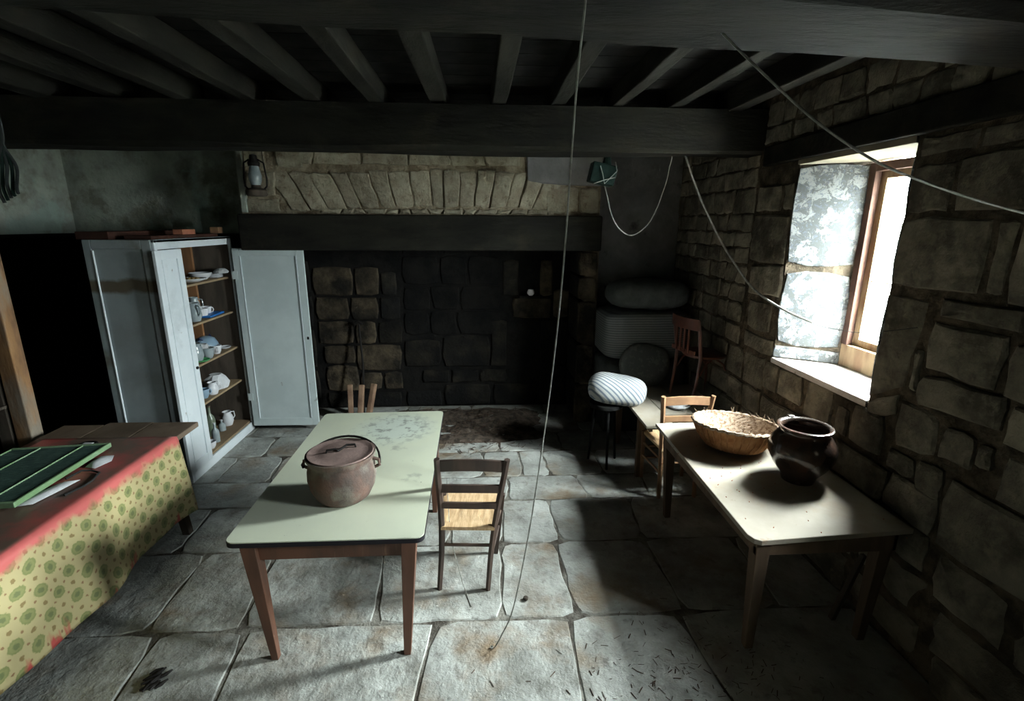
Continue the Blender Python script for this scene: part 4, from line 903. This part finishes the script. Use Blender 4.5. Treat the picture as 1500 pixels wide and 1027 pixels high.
# dusty boxes: hanging green thing
t = thing('lantern', 'dark green boxy lamp tied with pale threads, hanging from the rear beam', 'lantern', (1.02, 4.36, 2.53))
R = Matrix.Rotation(math.radians(12), 3, 'Y')
G().box((-.11, -.07, 0), (.10, .07, .16), R, (0, 0, .08)).obj('case', 'dark_green_box', t, bevel=.01)
G().tube([(.03, 0, .15), (.035, 0, .20), (.03, 0, .26)], [.045, .03, .02], 8).obj('cap', 'dark_green_box', t, smooth=True)
G().tube([(-.04, -.082, .14), (-.02, -.085, .08), (.0, -.083, .0), (.05, -.085, .05), (.10, -.083, .10), (.085, -.08, .17)], .0035, 5).obj('thread', 'cord', t, smooth=True)
G().tube([(-.09, -.080, .0), (-.0, -.086, .03), (.09, -.083, .05)], .0035, 5).obj('thread', 'cord', t, smooth=True)
G().tube([(.03, -.01, .24), (.02, -.03, .32)], .004, 5).obj('hanger', 'dark_cord', t)

# ------------------------------------------------------------------ storm lantern on the chimney breast
t = thing('storm_lantern', 'old hurricane lantern hanging high at the left end of the chimney stones', 'lantern', (-2.135, 5.12, 2.45))
G().lathe([(0, 0), (.085, 0), (.095, .015), (.095, .05), (.08, .065), (.045, .075), (.04, .10), (0, .10)], 24).obj('tank', 'grey_wood', t, smooth=40)
G().lathe([(.04, .10), (.055, .14), (.06, .19), (.045, .25), (.04, .27)], 20).obj('globe', 'glassy', t, smooth=True)
G().lathe([(0, .27), (.05, .27), (.055, .30), (.035, .33), (.03, .37), (0, .38)], 20).obj('cap', 'iron', t, smooth=40)
for s in (-1, 1): G().tube([(s*.07, 0, .06), (s*.10, 0, .09), (s*.105, 0, .16), (s*.09, 0, .30), (s*.04, 0, .33)], .008, 6).obj('side_tube', 'iron', t, smooth=True)
G().tube([(-.09, 0, .30), (-.085, 0, .42), (0, 0, .50), (.085, 0, .42), (.09, 0, .30)], .003, 6).obj('bail_handle', 'iron', t, smooth=True)

# ------------------------------------------------------------------ left bench table with oilcloth
t = thing('table', 'old brown plank table at the left, mostly under a red and yellow oilcloth', 'table', (-2.6, 2.6, 0)); TO = (-2.6, 2.6, 0); TL = .73
for (x0, x1, y0, y1) in ((-3.12, -2.83, 1.1, 3.66), (-2.825, -2.5, 1.1, 3.70), (-2.495, -2.17, 1.1, 3.69)):
    loc_(G().box((x0, y0, TL-.04), (x1, y1, TL)), TO).obj('plank', 'board', t, bevel=.007)
loc_(G().box((-3.05, 3.40, TL-.15), (-2.25, 3.43, TL-.04)).box((-2.27, 1.2, TL-.15), (-2.24, 3.4, TL-.04)), TO).obj('apron', 'grey_wood', t)
for (tx, ty, fx, fy) in ((-2.27, 3.38, -2.16, 3.34), (-3.0, 3.38, -3.05, 3.36), (-2.27, 1.3, -2.22, 1.25), (-3.0, 1.3, -3.05, 1.25)):
    loc_(G().taper((fx, fy, 0), (tx, ty, TL-.04), (.026, .026), (.032, .032)), TO).obj('leg', 'grey_wood', t, bevel=.004)
# cloth
vs = []; fs = []; uvs = []
ys = [1.05+(3.40-1.05)*i/70 for i in range(71)]
prof = [(-3.10+k*.09, TL+.004, 0) for k in range(10)]
nx_ = 44; xe = -2.163
for yi in ys:
    s_top = 0.93
    for k in range(nx_+1):
        if k <= 16:
            x = -3.09+(xe+3.09)*k/16; z = TL+.005+.003*abs(noise.noise(Vector((x*5, yi*5, 0)))); v = -(xe-x)
        else:
            d = (k-16)/(nx_-16)*.56; z = TL-.004-d; v = d
            x = xe+.006+.04*min(d*2, 1)+.035*(d/.56)*math.sin(yi*5.5+.6)+.02*d*math.sin(yi*13)
            z += .012*math.sin(yi*3)*(d/.56)
        vs.append((x, yi, z)); uvs.append((yi, v))
w1 = nx_+1
for i in range(len(ys)-1):
    for k in range(nx_): fs.append((i*w1+k, i*w1+k+1, (i+1)*w1+k+1, (i+1)*w1+k))
g = G().add([(x+2.6, y-2.6, z) for x, y, z in vs], fs)
o = g.obj('oilcloth', 'oilcloth', None, smooth=80, loc=(-2.6, 2.6, 0)); tag(o, 'red-bordered yellow oilcloth with green medallions hanging over the left-hand table', 'tablecloth')
uvl = o.data.uv_layers.new(name='UVMap')
for lp in o.data.loops: uvl.data[lp.index].uv = uvs[lp.vertex_index]
sm = o.modifiers.new('solid', 'SOLIDIFY'); sm.thickness = .002; sm.offset = 0
# things on the left table
t = thing('green_panel', 'dark green ribbed panel with pale green edges lying on the left-hand table', 'panel', (-2.745, 2.83, TL+.015), math.radians(0))
t.rotation_euler = (0, math.radians(-1.5), math.radians(2))
for x0, x1 in ((-.30, -.135), (-.125, .125), (.135, .27)):
    g = G(); k = 0
    yy = -.35
    while yy < .345:
        g.box((x0, yy, .014), (x1, yy+.010, .024)); yy += .0165
    g.box((x0, -.35, .008), (x1, .35, .015)); g.obj('ribbed_sheet', 'green_panel', t)
for x0, x1 in ((-.312, -.304), (-.133, -.127), (.127, .133), (.275, .29)): G().box((x0, -.36, .0), (x1, .36, .030)).obj('edge_strip', 'pale_green', t, bevel=.003)
for y0, y1 in ((-.372, -.35), (.35, .372)): G().box((-.312, y0, .0), (.29, y1, .030)).obj('edge_strip', 'pale_green', t, bevel=.003)
def sheet(name, m, pts, z, lab, cat, seed):
    g = G(); r = random.Random(seed); c = (sum(p[0] for p in pts)/len(pts), sum(p[1] for p in pts)/len(pts))
    ring0 = [(x-c[0], y-c[1], 0) for x, y in pts]; n = len(pts)
    vs = ring0+[(x*.6, y*.6, r.uniform(.008, .02)) for x, y, _ in ring0]+[(0, 0, r.uniform(.006, .02))]+[(x, y, -.002) for x, y, _ in ring0]
    fs = [(i, (i+1) % n, n+(i+1) % n, n+i) for i in range(n)]+[(n+i, n+(i+1) % n, 2*n) for i in range(n)]+[(i, (i+1) % n, 2*n+1+(i+1) % n, 2*n+1+i) for i in range(n)]+[tuple(2*n+1+i for i in range(n))[::-1]]
    return tag(g.add(vs, fs).obj(name, m, None, smooth=50, loc=(c[0], c[1], z)), lab, cat)
sheet('newspaper', 'paper', [(-2.47, 2.50), (-2.40, 2.52), (-2.37, 2.66), (-2.35, 2.78), (-2.42, 2.76), (-2.46, 2.62)], TL+.013, 'white paper sheet poking out at the near end of the green panel', 'paper', 1)
sheet('crumpled_paper', 'paper', [(-2.44, 2.94), (-2.37, 2.92), (-2.34, 3.02), (-2.38, 3.10), (-2.44, 3.08)], TL+.013, 'crumpled white paper beside the far end of the green panel', 'paper', 2)
tag(G().tube([(-2.43, 2.78, TL+.02), (-2.40, 2.86, TL+.03), (-2.36, 2.88, TL+.02), (-2.30, 2.86, TL+.015), (-2.27, 2.76, TL+.015), (-2.27, 2.70, TL+.015), (-2.30, 2.60, TL+.015)], .006, 6).obj('cable', 'dark_cord', None, smooth=True), 'dark kinked cable lying on the oilcloth beside the green panel', 'cable')
t = thing('metal_ring_fitting', 'small dark ring-shaped fitting behind the green panel on the left-hand table', 'fitting', (-2.66, 3.27, TL+.014))
G().tube([(.05*math.cos(2*PI*k/20), .035*math.sin(2*PI*k/20), .004) for k in range(20)], .009, 6, closed=True).obj('ring', 'iron', t, smooth=True)
G().box((-.03, -.012, 0), (.03, .012, .012)).obj('plate', 'white_china', t, bevel=.003)

# ------------------------------------------------------------------ timber frame at the far left
t = thing('dresser', 'rough old wooden dresser frame at the left edge with an orange-brown front post', 'dresser', (-3.5, 3.3, 0)); TO = (-3.5, 3.3, 0)
loc_(G().box((-3.33, 3.50, 0), (-3.22, 3.60, 2.35)), TO).obj('post', 'post', t, bevel=.008, label='worn orange-brown front post')
loc_(G().box((-3.44, 3.50, 0), (-3.35, 3.56, 2.35)), TO).obj('post', 'grey_wood', t, bevel=.006)
loc_(G().box((-3.95, 3.52, 0), (-3.87, 3.60, 2.35)), TO).obj('post', 'grey_wood', t, bevel=.006)
loc_(G().box((-3.33, 2.72, 0), (-3.24, 2.80, 2.35)), TO).obj('post', 'grey_wood', t, bevel=.006)
loc_(G().box((-3.95, 2.72, 0), (-3.87, 2.80, 2.35)), TO).obj('post', 'grey_wood', t, bevel=.006)
for z in (.5, .95, 1.38, 1.8, 2.3): loc_(G().box((-3.95, 2.72, z-.02), (-3.34, 3.58, z)), TO).obj('shelf', 'grey_wood', t, bevel=.002)
loc_(G().box((-3.87, 3.57, .3), (-3.44, 3.585, 2.3)), TO).obj('back_board', 'panel_dark', t)
for i, z in enumerate((.5, .95)):
    o = G().lathe([(0, 0), (.1, 0), (.16, .05), (.18, .11), (.17, .11), (.15, .05), (0, .012)], 24).obj('bowl', 'grey_wood', None, smooth=True, loc=(-3.56, 3.25, z)); tag(o, ['dim bowl on the lowest visible shelf of the left dresser frame', 'dim bowl on the middle shelf of the left dresser frame'][i], 'bowl')

# ------------------------------------------------------------------ hearth contents
t = thing('fire_poker', 'long dark iron poker leaning on the back of the hearth', 'poker', (-1.40, 5.62, 0))
G().tube([(0, 0, .02), (.0, .1, .6), (-.04, .2, 1.06)], .012, 8).obj('shaft', 'iron', t, smooth=True)
G().tube([(-.09, .2, 1.06), (-.04, .2, 1.09), (.0, .2, 1.06)], .018, 8).obj('handle', 'iron', t, smooth=True)
for i, (x, yy, rz, tx) in enumerate(((-1.50, 5.52, .15, .35), (-1.40, 5.50, -.1, .5), (-1.32, 5.55, -.35, .6))):
    g = G().box((-.028, -.03, 0), (.028, .03, .42))
    o = g.obj('firewood', 'log', None, bevel=.008, loc=(x, yy-.1, .012)); o.rotation_euler = (-tx*.7, 0, rz)
    tag(o, ['left', 'middle', 'right'][i]+' one of three split firewood sticks propped in the left of the hearth', 'firewood', 'split sticks in the hearth')
o = G().lathe([(0, 0), (.02, .002), (.042, .025), (.045, .045), (.032, .075), (0, .085)], 24).obj('white_pot', 'white_china', None, smooth=True, loc=(.575, 5.83, 1.386)); tag(o, 'small round white pot on the ledge in the right of the fireplace', 'pot')
# ash bed
def heap(x0, x1, y0, y1, h, seed, name, m, lab, cat, n=40):
    vs = []; fs = []
    for j in range(n+1):
        for i in range(n+1):
            u, v = i/n, j/n; e = min(1, 6*min(u, 1-u))*min(1, 6*min(v, 1-v)); nn = noise.fractal(Vector((u*6+seed, v*6, 0)), .8, 2, 4)
            vs.append((x0+(x1-x0)*u, y0+(y1-y0)*v, -.012+e*h*(.6+.7*nn)))
    for j in range(n):
        for i in range(n): fs.append((j*(n+1)+i, j*(n+1)+i+1, (j+1)*(n+1)+i+1, (j+1)*(n+1)+i))
    c = ((x0+x1)/2, (y0+y1)/2); g = G().add([(x-c[0], y-c[1], z) for x, y, z in vs], fs); o = g.obj(name, m, None, smooth=80, loc=(c[0], c[1], 0)); o['kind'] = 'stuff'; return tag(o, lab, cat)
heap(-1.2, .75, 4.75, 5.85, .06, 3, 'ash_bed', 'ash', 'bed of brown ash and dirt spread in front of the hearth', 'ash')
g = G(); r = random.Random(11)
for k in range(420):
    x = r.gauss(-.25, .42); yy = r.uniform(4.55, 5.7); a = r.uniform(0, PI); l = r.uniform(.02, .09); c = Vector((x, yy, r.uniform(.01, .06) if yy > 4.9 else .006)); d = Vector((math.cos(a), math.sin(a), r.uniform(-.2, .4)))*l
    g.tube([c-d*.5, c+d*.5], r.uniform(.0015, .004), 4)
g.v = [(x+.25, yy-5.1, max(z, .002)) for x, yy, z in g.v]
tag(g.obj('twig_litter', 'twig', None, loc=(-.25, 5.1, 0), kind='stuff'), 'dry twigs and litter scattered before the fireplace', 'twigs')
g = G()
for k in range(260):
    x = r.gauss(.95, .35); yy = r.gauss(1.95, .22); a = r.uniform(0, PI); l = r.uniform(.01, .045); c = Vector((x, yy, .003)); d = Vector((math.cos(a), math.sin(a), 0))*l
    if x > 2.1: continue
    g.tube([c-d*.5, c+d*.5], r.uniform(.001, .0025), 4)
g.v = [(x-.95, yy-1.95, max(z, .001)) for x, yy, z in g.v]
tag(g.obj('straw_litter', 'twig', None, loc=(.95, 1.95, 0), kind='stuff'), 'brown straw litter on the floor at the lower right', 'straw')
g = G()
for k in range(60):
    x = r.gauss(1.62, .2); yy = r.gauss(2.7, .35); g.tube([Vector((x, yy, .002)), Vector((x+r.uniform(-.008, .008), yy+.006, .002))], .0025, 4)
g.v = [(x-1.62, yy-2.7, max(z, .0)) for x, yy, z in g.v]
tag(g.obj('crumbs', 'brick', None, loc=(1.62, 2.7, TR+.0005), kind='stuff'), 'reddish crumbs scattered on the right-hand table', 'crumbs')
# debris on the floor
g = G()
for k in range(16):
    a = r.uniform(.4, 1.4); c = Vector((r.gauss(0, .025), r.gauss(0, .045), .012+r.uniform(0, .01))); d = Vector((math.cos(a), math.sin(a), r.uniform(-.1, .2)))*.03
    g.tube([c-d, c, c+d], [.004, .010, .004], 6)
tag(g.obj('dead_leaves', 'iron', None, smooth=True, loc=(-1.63, 2.07, 0), kind='stuff'), 'dark shrivelled clump on the flagstones at lower left', 'debris')
o = G().lathe([(0, 0), (.012, .003), (.017, .012), (.013, .022), (0, .026)], 10).obj('pebble', 'grey_wood', None, smooth=True, loc=(.246, 2.539, 0)); tag(o, 'small dark round pebble on the floor right of the rush chair', 'pebble')

# ------------------------------------------------------------------ strings and cords
def smooth_path(pts, n=5):
    P_ = [Vector(p) for p in pts]; out = []
    for i in range(len(P_)-1):
        a = P_[max(i-1, 0)]; b = P_[i]; c = P_[i+1]; d = P_[min(i+2, len(P_)-1)]
        for k in range(n):
            t = k/n; out.append(.5*((2*b)+(c-a)*t+(2*a-5*b+4*c-d)*t*t+(3*b-a-3*c+d)*t**3))
    out.append(P_[-1]); return out
def cord(name, pts, r, m, lab, cat, n=5):
    return tag(G().tube(smooth_path(pts, n), r, 6).obj(name, m, None, smooth=True), lab, cat)
STR = [(0.264, 1.4, 2.829), (0.268, 1.42, 2.749), (0.265, 1.48, 2.593), (0.268, 1.55, 2.412), (0.269, 1.64, 2.09), (0.261, 1.74, 1.741), (0.241, 1.86, 1.336), (0.203, 1.98, 0.846), (0.141, 2.08, 0.357), (0.086, 2.15, 0.129), (0.051, 2.2, 0.003)]
t = thing('hanging_string', 'long thin string hanging from the ceiling down to the floor in the middle', 'string', (.04, 2.2, 0))
sp = smooth_path(STR)
G().tube([(p.x-.04, p.y-2.2, p.z) for p in sp], .0032, 6).obj('cord', 'cord', t, smooth=True)
G().tube([(.0, 0.0, .012), (-.01, 0.0, .008), (-.015, -.01, .008), (-.005, -.012, .008), (.002, -.004, .012)], .004, 6).obj('knot', 'cord', t, smooth=True)
cord('electric_cable', [(.60, 1.76, 2.90), (.672, 1.75, 2.871), (.766, 1.72, 2.783), (.854, 1.7, 2.702), (1.025, 1.65, 2.547), (1.154, 1.62, 2.454), (1.287, 1.6, 2.382), (1.534, 1.6, 2.305), (1.786, 1.6, 2.245), (2.042, 1.6, 2.203), (2.17, 1.6, 2.19)], .0042, 'cord', 'grey-white cable sagging from the front beam to the right edge of the view', 'cable')
cord('rope', [(1.64, 4.26, 2.78), (1.66, 4.2, 2.726), (1.711, 4.15, 2.565), (1.795, 4.1, 2.362), (1.92, 4.0, 2.085), (2.035, 3.9, 1.875), (2.12, 3.76, 1.715), (2.165, 3.45, 1.62), (2.28, 3.255, 1.551)], .008, 'cord', 'grey twisted rope from the rear beam down to the window recess', 'rope')
cord('wire', [(2.165, 3.45, 1.615), (2.28, 3.25, 1.545), (2.35, 3.05, 1.54), (2.2, 2.66, 1.61), (2.155, 2.30, 1.714)], .0022, 'dark_cord', 'thin dark wire stretched across the window opening', 'wire')
cord('loop_of_string', [(1.577, 4.2, 2.9), (1.571, 4.3, 2.694), (1.562, 4.35, 2.536), (1.508, 4.4, 2.314), (1.433, 4.42, 2.181), (1.325, 4.45, 2.11), (1.21, 4.42, 2.163), (1.132, 4.4, 2.266), (1.082, 4.4, 2.424), (1.046, 4.4, 2.546)], .0038, 'cord', 'pale string looping from the rear beam to the hanging green lamp', 'string')
t = thing('cord_bundle', 'dark bundle of old cords hanging from the ceiling at the upper left edge', 'cords', (-3.07, 3.6, 2.3))
for k in range(5):
    dx = -.04+.02*k; G().tube(smooth_path([(.03, 0, .80), (.035, 0, .5), (.02, 0, .38), (dx, .01*k, .25), (dx*1.4, -.01, .1+.02*(k % 3)), (dx*1.2, 0, .02+.015*k)]), .010, 6).obj('cord', 'dark_green_box' if k % 2 else 'quilt_dark', t, smooth=True)
